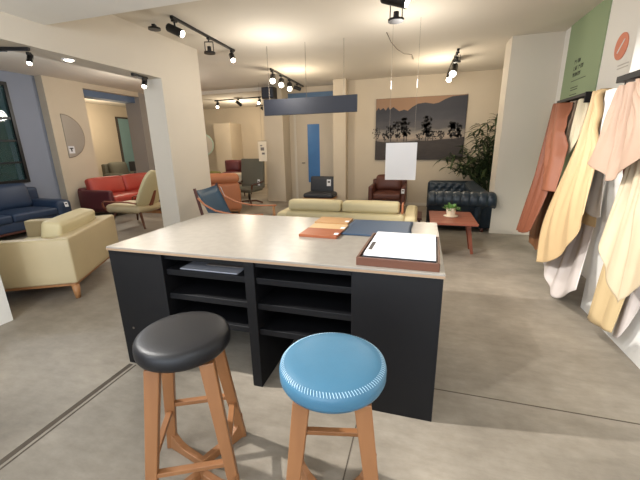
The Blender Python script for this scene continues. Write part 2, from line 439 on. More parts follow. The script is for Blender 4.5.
for z in (-0.19, -0.22): box(bm, -0.004, 0, -0.2, 0.0, z, z + 0.01)
obj('caption', bm, mat('pale_caption', (196, 190, 182), 0.8), rs)

# black rails the hides hang from
rl = thing('hide_rail', 'short black rail below the green panel, carrying rust and cream hides', 'rail', (1.87, 4.9, 2.0))
bm = bbox_bevel(-0.27, 0, -0.40, 0.42, -0.02, 0.015, 0.003); obj('shelf_bar', bm, 'black', rl)
bm = bbox_bevel(-0.27, -0.05, -0.42, -0.40, -0.09, 0.02, 0.003); obj('end_plate', bm, 'black', rl)
for y in (-0.3, -0.1, 0.1, 0.3):
    bm = B(); tube(bm, [(-0.22, y, -0.02), (-0.22, y, -0.06), (-0.24, y, -0.075), (-0.26, y, -0.06)], 0.005, 6); obj('hook', bm, 'blackmetal', rl)
rl = thing('hide_rail', 'long black rail on the near white wall carrying the pink-beige hide', 'rail', (1.52, 2.8, 1.95))
bm = bbox_bevel(-0.16, -0.07, -0.95, 0.50, -0.015, 0.03, 0.003); obj('shelf_bar', bm, 'black', rl)
for y in (-0.7, 0.4):
    bm = bbox_bevel(-0.08, 0, y - 0.02, y + 0.02, -0.01, 0.025, 0.003); obj('wall_bracket', bm, 'blackmetal', rl)
for y in (0.15, 0.3, 0.45):
    bm = B(); tube(bm, [(-0.12, y, -0.015), (-0.12, y, -0.06), (-0.14, y, -0.075), (-0.155, y, -0.06)], 0.005, 6); obj('hook', bm, 'blackmetal', rl)

rl = thing('hide_rail', 'black peg rail hidden behind the tops of the camel and pale hides', 'rail', (1.87, 3.9, 1.945))
bm = bbox_bevel(-0.07, 0, -0.34, 0.26, -0.02, 0.005, 0.003); obj('shelf_bar', bm, 'black', rl)
# cowhides: (label, colour, left edge, right edge, hem) in metres
HIDES=[
 ('rust cowhide nearest the wall corner, longest of the orange-brown hides','rust',
  [(1.62, 5.369, 1.985), (1.513, 5.283, 1.438), (1.407, 5.21, 0.863), (1.3, 5.102, 0.352)],
  [(1.62, 4.931, 1.952), (1.513, 4.659, 1.534), (1.407, 4.472, 0.985), (1.3, 4.508, 0.485)],
  [(1.3, 5.102, 0.352), (1.3, 4.812, 0.383), (1.3, 4.508, 0.485)]),
 ('short rust hide hanging over the long orange-brown ones','rust2',
  [(1.64, 5.122, 1.971), (1.573, 4.975, 1.535), (1.507, 4.793, 1.246), (1.44, 4.677, 0.959)],
  [(1.64, 4.816, 1.95), (1.573, 4.6, 1.586), (1.507, 4.451, 1.32), (1.44, 4.352, 0.978)],
  [(1.44, 4.677, 0.959), (1.44, 4.514, 0.98), (1.44, 4.352, 0.978)]),
 ('dark tan hide with its ragged hem below the rust hides','brown',
  [(1.74, 5.649, 2.007), (1.647, 5.428, 1.209), (1.553, 5.364, 0.521), (1.46, 5.034, 0.209)],
  [(1.74, 5.264, 1.98), (1.647, 4.9, 1.24), (1.553, 4.682, 0.694), (1.46, 4.634, 0.347)],
  [(1.46, 5.034, 0.209), (1.46, 4.717, 0.192), (1.46, 4.634, 0.347)]),
 ('narrow taupe hide between the rust and small cream hides','taupe',
  [(1.66, 4.91, 1.97), (1.64, 4.907, 1.705), (1.62, 4.928, 1.476), (1.6, 4.931, 1.262)],
  [(1.66, 4.689, 1.956), (1.64, 4.671, 1.747), (1.62, 4.654, 1.532), (1.6, 4.697, 1.309)],
  [(1.6, 4.931, 1.262), (1.6, 4.792, 1.246), (1.6, 4.697, 1.309)]),
 ('small cream hide under the right half of the short black rail','cream',
  [(1.64, 4.659, 1.954), (1.613, 4.653, 1.694), (1.587, 4.656, 1.5), (1.56, 4.729, 1.376)],
  [(1.64, 4.517, 1.968), (1.613, 4.464, 1.735), (1.587, 4.435, 1.551), (1.56, 4.488, 1.426)],
  [(1.56, 4.729, 1.376), (1.56, 4.595, 1.347), (1.56, 4.488, 1.426)]),
 ('large camel hide sweeping diagonally nearly to the floor','camel',
  [(1.58, 4.115, 1.995), (1.473, 4.154, 1.413), (1.367, 4.316, 0.664), (1.26, 3.981, 0.267)],
  [(1.58, 3.863, 1.969), (1.473, 3.578, 1.607), (1.367, 3.336, 1.331), (1.26, 3.112, 0.966)],
  [(1.26, 3.981, 0.267), (1.26, 3.612, 0.403), (1.26, 3.258, 0.686), (1.26, 3.112, 0.966)]),
 ('long pale grey hide hanging below the large camel hide','pale',
  [(1.72, 4.312, 1.986), (1.593, 4.032, 1.242), (1.467, 4.143, 0.483), (1.34, 4.082, 0.239)],
  [(1.72, 4.1, 1.976), (1.593, 3.723, 1.352), (1.467, 3.437, 0.812), (1.34, 3.201, 0.285)],
  [(1.34, 4.082, 0.239), (1.34, 3.849, 0.095), (1.34, 3.585, 0.033), (1.34, 3.201, 0.285)]),
 ('short white hide with straight hem right of the large camel hide','white',
  [(1.56, 3.807, 1.946), (1.52, 3.728, 1.611), (1.48, 3.642, 1.252), (1.44, 3.548, 0.915)],
  [(1.56, 3.626, 1.937), (1.52, 3.522, 1.604), (1.48, 3.402, 1.271), (1.44, 3.272, 0.916)],
  [(1.44, 3.548, 0.915), (1.44, 3.402, 0.89), (1.44, 3.272, 0.916)]),
 ('small camel hide with its hem peeking out below the white one','camel',
  [(1.72, 4.291, 1.984), (1.637, 4.094, 1.62), (1.553, 3.851, 1.066), (1.47, 3.658, 0.791)],
  [(1.72, 3.956, 1.957), (1.637, 3.792, 1.61), (1.553, 3.557, 1.104), (1.47, 3.367, 0.802)],
  [(1.47, 3.658, 0.791), (1.47, 3.518, 0.803), (1.47, 3.367, 0.802)]),
 ('bright white hide behind the pink-beige one, left end of the long rail','white',
  [(1.5, 3.678, 1.933), (1.473, 3.641, 1.756), (1.447, 3.601, 1.568), (1.42, 3.544, 1.378)],
  [(1.5, 3.417, 1.926), (1.473, 3.331, 1.789), (1.447, 3.25, 1.633), (1.42, 3.227, 1.375)],
  [(1.42, 3.544, 1.378), (1.42, 3.372, 1.345), (1.42, 3.227, 1.375)]),
 ('burgundy hide mostly hidden behind the pink-beige one','burg',
  [(1.44, 3.239, 1.904), (1.42, 3.136, 1.663), (1.4, 3.033, 1.454), (1.38, 2.923, 1.231)],
  [(1.44, 3.075, 1.919), (1.42, 2.915, 1.65), (1.4, 2.82, 1.458), (1.38, 2.752, 1.282)],
  [(1.38, 2.923, 1.231), (1.38, 2.832, 1.22), (1.38, 2.752, 1.282)]),
 ('broad pink-beige hide with a pointed hem on the long rail','pink',
  [(1.4, 3.176, 1.898), (1.34, 3.187, 1.725), (1.28, 3.145, 1.541), (1.22, 3.142, 1.358)],
  [(1.4, 2.865, 1.912), (1.34, 2.696, 1.754), (1.28, 2.548, 1.605), (1.22, 2.411, 1.468)],
  [(1.22, 3.142, 1.358), (1.22, 2.866, 1.297), (1.22, 2.767, 1.259), (1.22, 2.642, 1.322), (1.22, 2.411, 1.468)]),
 ('long cream hide in front of the near white wall','cream2',
  [(1.38, 2.804, 1.705), (1.333, 2.802, 1.277), (1.287, 2.797, 1.022), (1.24, 2.773, 0.829)],
  [(1.38, 2.655, 1.714), (1.333, 2.546, 1.289), (1.287, 2.47, 0.93), (1.24, 2.407, 0.529)],
  [(1.24, 2.773, 0.829), (1.24, 2.616, 0.661), (1.24, 2.407, 0.529)]),
 ('tan hide whose tail hangs lowest under the long cream hide','tan',
  [(1.44, 2.921, 1.7), (1.42, 2.972, 1.103), (1.4, 3.03, 0.579), (1.38, 3.036, 0.11)],
  [(1.44, 2.704, 1.694), (1.42, 2.664, 1.151), (1.4, 2.648, 0.605), (1.38, 2.676, 0.18)],
  [(1.38, 3.036, 0.11), (1.38, 2.856, 0.136), (1.38, 2.676, 0.18)]),
 ('cream hide at the right border, next to the dark gap','cream2',
  [(1.38, 2.674, 1.716), (1.333, 2.588, 1.345), (1.287, 2.489, 0.925), (1.24, 2.389, 0.545)],
  [(1.38, 2.464, 1.727), (1.333, 2.318, 1.364), (1.287, 2.208, 1.058), (1.24, 2.161, 0.785)],
  [(1.24, 2.389, 0.545), (1.24, 2.314, 0.633), (1.24, 2.161, 0.785)]),
 ('light grey hide low on the near wall behind the cream ones','pale',
  [(1.46, 2.747, 1.708), (1.453, 2.762, 1.069), (1.447, 2.753, 0.491), (1.44, 2.772, 0.108)],
  [(1.46, 2.598, 1.716), (1.453, 2.572, 1.104), (1.447, 2.552, 0.578), (1.44, 2.624, 0.274)],
  [(1.44, 2.772, 0.108), (1.44, 2.676, 0.148), (1.44, 2.624, 0.274)]),
]

def catmull(P, t):
    n = len(P) - 1; s = min(int(t * n), n - 1); u = t * n - s
    p = [Vector(P[max(0, min(n, s + k))]) for k in (-1, 0, 1, 2)]
    return 0.5 * (2 * p[1] + (p[2] - p[0]) * u + (2 * p[0] - 5 * p[1] + 4 * p[2] - p[3]) * u * u + (3 * p[1] - p[0] - 3 * p[2] + p[3]) * u ** 3)
# hides are layered from the wall outwards; a hide that meets one behind it is pushed out so that they lie on each other
CELL = 0.03; front = {}
def cell(p): return (int(math.floor(p.y / CELL)), int(math.floor(p.z / CELL)))
def limit(p):
    wall = 1.505 if p.y < 3.54 else 1.85
    return min(wall, front.get(cell(p), 9) - 0.007)
for k in (2, 4, 3, 0, 1, 6, 8, 7, 9, 5, 15, 13, 10, 12, 14, 11):
    lab, c, L, R, Bt = HIDES[k]
    cap = 1.972 if L[0][1] > 3.3 else 1.93
    if L[0][2] < 1.85:
        L = [(L[0][0], L[0][1], 1.93)] + L; R = [(R[0][0], R[0][1], 1.93)] + R
    rr = random.Random(k + 11)
    width = (Vector(L[-1]) - Vector(R[-1])).length
    nf = max(1, min(3, round(width / 0.24))); ph = rr.uniform(0, 6); amp = min(0.040, 0.018 + width * 0.035)
    nu, nv = 12 * nf + 8, 50
    tl, tr, bl, br = Vector(L[0]), Vector(R[0]), Vector(L[-1]), Vector(R[-1])
    P = []
    for j in range(nv + 1):
        t = j / nv; row = []
        for i in range(nu + 1):
            s = i / nu
            p = (1 - s) * catmull(L, t) + s * catmull(R, t) + (1 - t) * tl.lerp(tr, s) + t * catmull(Bt, s) - ((1 - s) * (1 - t) * tl + s * (1 - t) * tr + (1 - s) * t * bl + s * t * br)
            f = math.sin(s * nf * 2 * PI + ph + 0.5 * math.sin(t * 3)) + 0.9 * (1 - t) * math.sin(s * nf * 6 * PI + ph * 2)
            p.x -= amp * (f * (1.0 - 0.72 * t ** 1.5) + 0.2)
            p.z = min(p.z, cap)
            row.append(p)
        P.append(row)
    O = [[max(0.0, p.x - limit(p)) for p in row] for row in P]
    def near(G, j, i, r, fn):
        return fn([G[b][a] for b in range(max(0, j - r), min(nv, j + r) + 1) for a in range(max(0, i - r), min(nu, i + r) + 1)])
    D = [[near(O, j, i, 1, max) for i in range(nu + 1)] for j in range(nv + 1)]
    for _ in range(2):
        D = [[near(D, j, i, 1, lambda v: sum(v) / len(v)) for i in range(nu + 1)] for j in range(nv + 1)]
    bm = B(); g = []
    for j in range(nv + 1):
        row = []
        for i in range(nu + 1):
            P[j][i].x -= max(O[j][i], D[j][i]); row.append(bm.verts.new(P[j][i]))
        g.append(row)
    for row in P:
        for p in row:
            a, b_ = cell(p)
            for da in (-1, 0, 1):
                for db in (-1, 0, 1):
                    q = (a + da, b_ + db); front[q] = min(front.get(q, 9), p.x)
    for j in range(nv):
        for i in range(nu): bm.faces.new((g[j][i], g[j][i + 1], g[j + 1][i + 1], g[j + 1][i]))
    o = obj('cowhide', bm, 'hide_' + c, smooth=True, mods=[('SOLIDIFY', dict(thickness=0.003, offset=0))])
    tag(o, lab, 'hide', 'leather hides hanging on the right wall')

# ------------------------------------------------------------------ back wall: picture, door
pc = thing('landscape_picture', 'large wide picture of misty hills and dark trees on the back wall', 'picture', (-0.14, 8.9, 1.86))
bm = bbox_bevel(-1.035, 1.035, -0.045, -0.002, -0.72, 0.72, 0.004); obj('stretcher_frame', bm, 'tagdark', pc)
def picture_material():
    m = bpy.data.materials.new('misty_landscape_print'); m.use_nodes = True
    nt = m.node_tree; N = nt.nodes; L = nt.links; b = N['Principled BSDF']; b.inputs['Roughness'].default_value = 0.7
    tc = N.new('ShaderNodeTexCoord'); sp = N.new('ShaderNodeSeparateXYZ'); L.new(tc.outputs['Object'], sp.inputs[0])
    def math_(op, a, b2):
        n = N.new('ShaderNodeMath'); n.operation = op
        for i, v in enumerate((a, b2)):
            if isinstance(v, (int, float)): n.inputs[i].default_value = v
            else: L.new(v, n.inputs[i])
        return n.outputs[0]
    r = N.new('ShaderNodeValToRGB'); e = r.color_ramp.elements
    stops = [(0.0, (82, 74, 70)), (0.10, (54, 51, 52)), (0.20, (46, 45, 47)), (0.29, (104, 96, 90)), (0.37, (166, 150, 134)), (0.45, (136, 128, 118)), (0.52, (86, 83, 83)), (0.66, (66, 65, 70)), (0.80, (54, 54, 60)), (1.0, (52, 52, 58))]
    e[0].position = 0; e[0].color = lin(stops[0][1]); e[1].position = 1; e[1].color = lin(stops[-1][1])
    for p, c in stops[1:-1]:
        q = e.new(p); q.color = lin(c)
    nz = N.new('ShaderNodeTexNoise'); nz.inputs['Scale'].default_value = 3.5; nz.inputs['Detail'].default_value = 5
    mp = N.new('ShaderNodeMapping'); mp.inputs['Scale'].default_value = (1, 1, 2.6); L.new(tc.outputs['Object'], mp.inputs[0]); L.new(mp.outputs[0], nz.inputs['Vector'])
    v = math_('DIVIDE', math_('ADD', sp.outputs['Z'], 0.72), 1.44)
    v = math_('ADD', v, math_('MULTIPLY', math_('SUBTRACT', nz.outputs['Fac'], 0.5), 0.16))
    L.new(v, r.inputs[0]); L.new(r.outputs[0], b.inputs['Base Color'])
    return m
bm = B(); box(bm, -1.03, 1.03, -0.049, -0.044, -0.715, 0.715); obj('canvas', bm, picture_material(), pc)
# sky above the ridge
ridge = [(-1.03, .44), (-.97, .52), (-.93, .46), (-.86, .51), (-.8, .45), (-.74, .53), (-.7, .46), (-.62, .52), (-.55, .47), (-.48, .42), (-.36, .45), (-.28, .42), (-.18, .50), (-.05, .57), (.12, .585), (.3, .55), (.42, .57), (.55, .64), (.7, .69), (.85, .70), (1.03, .705)]
bm = B(); prism(bm, ridge + [(1.03, .715), (-1.03, .715)], 'y', -0.0505, -0.0485); obj('print_sky', bm, mat('print_dusk_sky', (148, 116, 90), 0.7, var=0.08, vscale=2), pc)
rp = random.Random(5); tree_ink = mat('print_tree_ink', (50, 47, 46), 0.75, var=0.25, vscale=12)
def blob(bm, x, z, r, y=-0.0515):
    k = 8; pts = [(x + r * rp.uniform(.55, 1.1) * math.cos(2 * PI * i / k), z + r * rp.uniform(.55, 1.1) * math.sin(2 * PI * i / k)) for i in range(k)]
    prism(bm, pts, 'y', y, -0.0485)
for (x, h, n_, s) in ((-.66, .34, 9, .075), (-.5, .42, 11, .07), (-.34, .5, 14, .08), (-.28, .4, 8, .07), (.17, .52, 14, .085), (.22, .36, 8, .07), (.76, .36, 12, .085), (.9, .30, 8, .08), (-1.0, .3, 6, .05), (.02, .16, 5, .05), (.33, .2, 9, .05), (-.8, .18, 6, .05), (.5, .2, 10, .05)):
    z0 = -0.28; bm = B()
    prism(bm, [(x - .008, z0), (x + .008, z0), (x + .004, z0 + h), (x - .004, z0 + h)], 'y', -0.0515, -0.0485)
    for _ in range(n_ * 5): blob(bm, x + max(-.1, min(.1, rp.gauss(0, .045))), z0 + h * rp.uniform(.15, 1.12) ** 0.8, s * rp.uniform(.18, .48))
    obj('printed_tree', bm, tree_ink, pc)
bm = B(); prism(bm, [(-1.03, -.715), (1.03, -.715), (1.03, -.2), (.8, -.24), (.5, -.25), (.2, -.28), (-.1, -.27), (-.4, -.3), (-.8, -.29), (-1.03, -.26)], 'y', -0.0508, -0.0485); obj('print_meadow', bm, mat('print_dark_meadow', (64, 58, 56), 0.75, var=0.3, vscale=6, stretch=(1, 1, 4)), pc)

dr = thing('door_1', 'pale door with a tall blue glass strip in the back recess', 'door', (-2.86, 9.4, 0)); dr['kind'] = 'structure'
bm = B(); box(bm, -0.66, -0.60, -0.06, 0, 0, 2.44); box(bm, 0.56, 0.62, -0.06, 0, 0, 2.44); box(bm, -0.60, 0.56, -0.06, 0, 2.38, 2.44); obj('door_frame', bm, 'beam', dr)
bm = B(); box(bm, -0.60, -0.27, -0.045, -0.002, 0, 2.38); box(bm, 0.08, 0.56, -0.045, -0.002, 0, 2.38); box(bm, -0.27, 0.08, -0.045, -0.002, 2.09, 2.38); box(bm, -0.27, 0.08, -0.045, -0.002, 0, 0.5); obj('door_leaf', bm, 'door', dr)
bm = B(); box(bm, -0.27, 0.08, -0.03, -0.015, 0.5, 2.09); obj('glass_strip', bm, 'bluepane', dr)
bm = B(); tube(bm, [(-0.36, -0.06, 1.05), (-0.36, -0.09, 1.05), (-0.44, -0.09, 1.05)], 0.01, 8); obj('door_handle', bm, 'blackmetal', dr, True)
wn = thing('window_2', 'narrow slate blue transom strip above the back door', 'window', (-2.95, 9.4, 2.84)); wn['kind'] = 'structure'
bm = B(); box(bm, -0.72, 0.70, -0.03, 0, -0.07, 0.06); obj('window_pane', bm, mat('slate_transom_glass', (92, 118, 146), 0.2, var=0.1), wn)
bm = B(); box(bm, -0.72, 0.70, -0.034, -0.003, -0.085, -0.07); box(bm, -0.72, 0.70, -0.034, -0.003, 0.06, 0.072); obj('window_frame', bm, 'grey_and_shade', wn)

# hanging sign, blank sheet, sheet on the pillar, speaker, cable
sg = thing('hanging_sign', 'long charcoal blue board hung on wires below the ceiling', 'sign', (-1.80, 5.5, 2.14))
bm = bbox_bevel(-0.78, 0.78, -0.02, 0.02, -0.125, 0.125, 0.004); obj('board', bm, 'signdark', sg)
for x in (-0.68, -0.04, 0.57):
    bm = B(); tube(bm, [(x, 0, 0.12), (x, 0, 0.91)], 0.0035, 6); obj('wire', bm, 'wire', sg)
ps = thing('hanging_sheet', 'blank white sheet hanging on two wires above the counter', 'sheet', (-0.30, 5.0, 1.285), 0.0)
bm = bbox_bevel(-0.212, 0.212, -0.004, 0.004, -0.255, 0.255, 0.001, 1); obj('sheet_board', bm, 'paper', ps)
for x in (-0.17, 0.17):
    bm = B(); tube(bm, [(x, 0, 0.25), (x, 0, 1.765)], 0.0016, 5); obj('wire', bm, 'wire', ps)
    bm = B(); tube(bm, [(x, 0, 0.95), (x, 0, 1.05)], 0.005, 6); obj('wire_grip', bm, 'paper', ps)
ps = thing('hanging_sheet', 'small printed sheet hanging on a wire before the back pillar', 'sheet', (-4.02, 8.3, 1.40), 0.0)
bm = bbox_bevel(-0.115, 0.115, -0.004, 0.004, -0.25, 0.25, 0.001, 1); obj('sheet_board', bm, 'offwhite', ps)
bm = B(); tube(bm, [(-0.12, 0, 0.26), (0.12, 0, 0.26)], 0.006, 6); tube(bm, [(0, 0, 0.26), (0, 0, 1.65)], 0.002, 5); obj('wire', bm, 'wire', ps)
bm = B(); box(bm, -0.05, 0.05, -0.006, -0.0035, 0.02, 0.10); box(bm, -0.02, 0.06, -0.006, -0.0035, -0.08, -0.03); box(bm, -0.06, 0.0, -0.006, -0.0035, 0.13, 0.16); obj('print', bm, 'print', ps)
spk = thing('loudspeaker', 'small black loudspeaker hung at the top of the back pillar', 'speaker', (-3.93, 8.72, 2.85))
bm = bbox_bevel(-0.17, 0.17, -0.12, 0.12, -0.14, 0.14, 0.015); obj('cabinet', bm, 'blackmetal', spk)
bm = bbox_bevel(-0.15, 0.15, -0.128, -0.118, -0.12, 0.12, 0.004); obj('grille', bm, 'signdark', spk)
bm = B(); box(bm, -0.03, 0.03, 0.1, 0.18, -0.03, 0.03); obj('wall_bracket', bm, 'blackmetal', spk)
bm = B(); tube(bm, [(-0.60, 5.45, 3.045), (-0.58, 5.9, 3.035), (-0.52, 6.4, 3.04), (-0.42, 6.75, 3.042), (-0.30, 6.84, 3.042), (-0.29, 7.2, 3.042)], 0.006, 6)
tag(obj('ceiling_cable', bm, 'wire', smooth=True), 'thin cable bending across the ceiling near the top spotlight', 'cable')

# ------------------------------------------------------------------ track lights
def rail(p0, p1, label):
    p0, p1 = Vector(p0), Vector(p1); d = p1 - p0
    t = thing('track_rail', label, 'light track', p0, math.atan2(d.y, d.x), 'ceiling light tracks')
    bm = bbox_bevel(0, d.length, -0.017, 0.017, -0.03, 0.0, 0.003); obj('rail_profile', bm, 'blackmetal', t)
    bm = bbox_bevel(-0.01, 0.06, -0.02, 0.02, -0.036, 0.0, 0.003); obj('end_cap', bm, 'blackmetal', t)
rail((-2.98, 3.92, 3.05), (-3.06, 5.5, 3.05), 'black light track near the pillar with three fittings')
rail((-3.07, 6.95, 3.05), (-3.16, 9.2, 3.05), 'black light track at the back door with four lamps')
rail((-0.37, 2.9, 3.05), (-0.37, 4.3, 3.05), 'black light track above the counter, top edge of the photo')
rail((0.46, 6.75, 3.05), (0.42, 8.6, 3.05), 'light track before the landscape picture, seen end-on')
rail((-6.85, 10.75, 3.05), (-5.05, 10.55, 3.05), 'light track in the far room, nearer of the two')
rail((-6.3, 12.7, 3.05), (-4.9, 12.7, 3.05), 'light track in the far room, further of the two')
rail((-3.91, 2.56, 2.475), (-3.66, 2.66, 2.475), 'short light track under the beam at the left border')
rail((-3.68, 3.92, 2.475), (-3.73, 4.22, 2.475), 'short light track under the beam beside the pillar')

def spot(loc, d, label, lit=True, s=1.0, drop=0.10):
    t = thing('track_spotlight', label, 'spotlight', loc, 0, 'track spotlights')
    d = Vector(d).normalized()
    q = d.to_track_quat('Z', 'Y').to_matrix().to_4x4()
    mt = Matrix.Translation((0, 0, -drop * s - 0.03)) @ q
    bm = B(); box(bm, -0.018 * s, 0.018 * s, -0.03 * s, 0.03 * s, -0.055, -0.03); tube(bm, [(0, 0, -0.03), (0, 0, -0.03 - drop * s)], 0.009 * s, 8); obj('stem', bm, 'blackmetal', t)
    bm = B(); lathe(bm, [(0.0, -0.09 * s), (0.036 * s, -0.09 * s), (0.042 * s, -0.08 * s), (0.042 * s, 0.09 * s), (0.038 * s, 0.09 * s), (0.036 * s, 0.07 * s), (0.0, 0.07 * s)], 20, mt); obj('housing', bm, 'blackmetal', t, False)
    bm = B(); lathe(bm, [(0.0, 0.072 * s), (0.035 * s, 0.072 * s), (0.033 * s, 0.093 * s), (0.02 * s, 0.10 * s), (0.0, 0.102 * s)], 20, mt); obj('lens', bm, 'lamp' if lit else 'tagdark', t, True)
def gimbal(loc, label, s=1.0, dz=0.2, lit=True):
    t = thing('gimbal_spotlight', label, 'spotlight', loc, 0.3, 'track spotlights')
    bm = B(); box(bm, -0.02, 0.02, -0.03, 0.03, -0.05, -0.03); tube(bm, [(0, 0, -0.05), (0, 0, -0.08)], 0.009, 8); obj('stem', bm, 'blackmetal', t)
    bm = B(); box(bm, -0.062 * s, 0.062 * s, -0.012, 0.012, -0.085, -0.077)
    for x in (-0.062 * s, 0.056 * s): box(bm, x, x + 0.006 * s, -0.012, 0.012, -dz * s - 0.02, -0.08)
    obj('yoke', bm, 'blackmetal', t)
    mt = Matrix.Translation((0, 0, -dz * s - 0.02))
    bm = B(); lathe(bm, [(0.05 * s, -0.012), (0.078 * s, -0.012), (0.078 * s, 0.01), (0.05 * s, 0.01), (0.05 * s, -0.012)], 24, mt); obj('ring', bm, 'blackmetal', t)
    bm = B(); lathe(bm, [(0.0, min(0.085, dz * 0.5)), (0.026 * s, min(0.08, dz * 0.45)), (0.03 * s, 0.0), (0.0, 0.0)], 16, mt); obj('heat_sink', bm, 'blackmetal', t)
    bm = B(); lathe(bm, [(0.0, -0.012), (0.05 * s, -0.009), (0.05 * s, 0.004), (0.0, 0.004)], 20, mt); obj('lens', bm, 'lamp' if lit else 'tagdark', t)
spot((-2.99, 3.97, 3.05), (0.95, 0.1, -0.45), 'black cylinder spotlight, first on the track near the pillar', s=1.15)
gimbal((-3.02, 4.72, 3.05), 'ring spotlight in the middle of the track near the pillar')
spot((-3.06, 5.42, 3.05), (0.45, -0.55, -0.6), 'small lit spotlight, last on the track near the pillar')
gimbal((-3.33, 4.02, 3.05), 'ring bracket fitting alone on the ceiling beside the beam', 0.95, 0.06, False)
spot((-3.08, 7.05, 3.05), (0.3, -0.8, -0.5), 'lit spotlight nearest the camera on the back door track', s=1.5)
spot((-3.10, 7.55, 3.05), (0.3, -0.8, -0.5), 'second lit spotlight on the back door track', s=1.5)
spot((-3.12, 8.1, 3.05), (0.3, -0.8, -0.5), 'third lit spotlight on the back door track', s=1.5)
spot((-3.15, 8.7, 3.05), (0.8, 0.5, -0.3), 'unlit looking dark spotlight at the end of the back door track', False)
spot((-0.37, 3.98, 3.05), (0.93, -0.15, -0.35), 'large black cylinder spotlight at the top edge of the photo', s=1.5, drop=0.06)
gimbal((-0.37, 4.22, 3.05), 'ring spotlight hanging below the cylinder spotlight at the top edge', 1.1)
gimbal((0.46, 6.85, 3.05), 'small ring fitting nearest on the track before the picture', 0.8)
spot((0.45, 7.45, 3.05), (-0.1, -0.8, -0.6), 'upper of the two bright lamps before the picture', s=1.7)
spot((0.43, 8.25, 3.05), (-0.1, -0.8, -0.6), 'lower of the two bright lamps before the picture', s=1.5)
spot((-6.75, 10.73, 3.05), (0.3, -0.7, -0.6), 'lit lamp at the left end of the far room track', s=1.3)
spot((-5.9, 10.63, 3.05), (0.6, 0.5, -0.6), 'dark fitting in the middle of the far room track', False, s=1.2)
spot((-5.12, 10.55, 3.05), (0.2, -0.8, -0.5), 'lit lamp at the right end of the far room track', s=1.2)
spot((-6.0, 12.68, 3.05), (0.6, 0.5, -0.6), 'dark fitting on the furthest track', False, s=1.2)
spot((-5.15, 12.68, 3.05), (0.2, -0.9, -0.3), 'large bright lamp on the furthest track beside the hanging board', s=2.2, drop=0.12)
spot((-3.72, 2.69, 2.475), (0.35, -0.5, -0.8), 'bright lamp hanging under the beam at the left border', s=0.62, drop=0.10)
spot((-3.72, 4.15, 2.475), (0.35, -0.6, -0.7), 'bright lamp hanging under the beam beside the pillar', s=0.8, drop=0.07)
bl = thing('recessed_downlight', 'round recessed downlight in the underside of the beam', 'ceiling light', (-3.76, 3.13, 2.475))
bm = B(); lathe(bm, [(0.05, -0.008), (0.066, -0.008), (0.066, 0.0), (0.05, 0.0), (0.05, -0.008)], 28); obj('trim_ring', bm, 'paper', bl)
bm = B(); lathe(bm, [(0.0, -0.02), (0.035, -0.016), (0.05, -0.004), (0.0, -0.004)], 28); obj('lens', bm, 'lamp', bl)
# ------------------------------------------------------------------ counter
ct = thing('display_counter', 'large black counter with open shelves and pale stone top', 'counter', (-0.934, 2.264, 0))
HX, HY = 1.075, 0.592
bm = bbox_bevel(-HX, HX, -HY, HY, 0.873, 0.900, 0.0025, 2); obj('worktop', bm, 'stone', ct)
bm = B()
box(bm, -HX - 0.0006, HX + 0.0006, -HY - 0.0006, HY + 0.0006, 0.8755, 0.889); obj('worktop_edge', bm, 'stoneedge', ct)
FY = -HY + 0.006
bm = bbox_bevel(-HX + 0.006, -0.64, FY, HY - 0.02, 0.0, 0.873, 0.003); obj('end_block', bm, 'black', ct)
bm = bbox_bevel(0.60, HX - 0.006, FY, HY - 0.02, 0.0, 0.873, 0.003); obj('end_block', bm, 'black', ct)
bm = bbox_bevel(-0.055, 0.01, FY + 0.01, HY - 0.02, 0.0, 0.873, 0.003); obj('divider', bm, 'black', ct)
bm = B(); box(bm, -0.64, -0.055, 0.08, 0.10, 0.0, 0.873); obj('back_panel', bm, 'black', ct)
bm = B(); box(bm, 0.01, 0.60, 0.08, 0.10, 0.0, 0.873); obj('back_panel', bm, 'black', ct)
for z in (0.745, 0.575, 0.40):
    bm = bbox_bevel(-0.64, -0.055, FY + 0.03, 0.08, z - 0.02, z + 0.02, 0.003); obj('shelf', bm, 'black', ct)
    bm = bbox_bevel(0.01, 0.60, FY + 0.03, 0.08, z - 0.02, z + 0.02, 0.003); obj('shelf', bm, 'black', ct)
bm = B(); box(bm, -0.64, 0.60, FY + 0.03, FY + 0.06, 0.835, 0.873); obj('top_rail', bm, 'black', ct)
bm = B(); lathe(bm, [(0, 0), (0.008, 0), (0.008, 0.004), (0, 0.005)], 12, Matrix.Translation((-0.97, FY, 0.30)) @ rotm('X', PI / 2)); obj('screw_cap', bm, 'wire', ct)

# things on the shelf and the counter
br = thing('brochure_folder', 'grey glossy folder lying on the upper left shelf of the counter', 'folder', (-1.27, 1.875, 0.765), 0.0)
bm = bbox_bevel(-0.21, 0.21, -0.15, 0.15, 0.0, 0.008, 0.002); obj('cover', bm, 'film', br)
bm = bbox_bevel(-0.07, 0.20, -0.06, 0.11, 0.008, 0.013, 0.001, 1); obj('leaflet', bm, 'print', br)

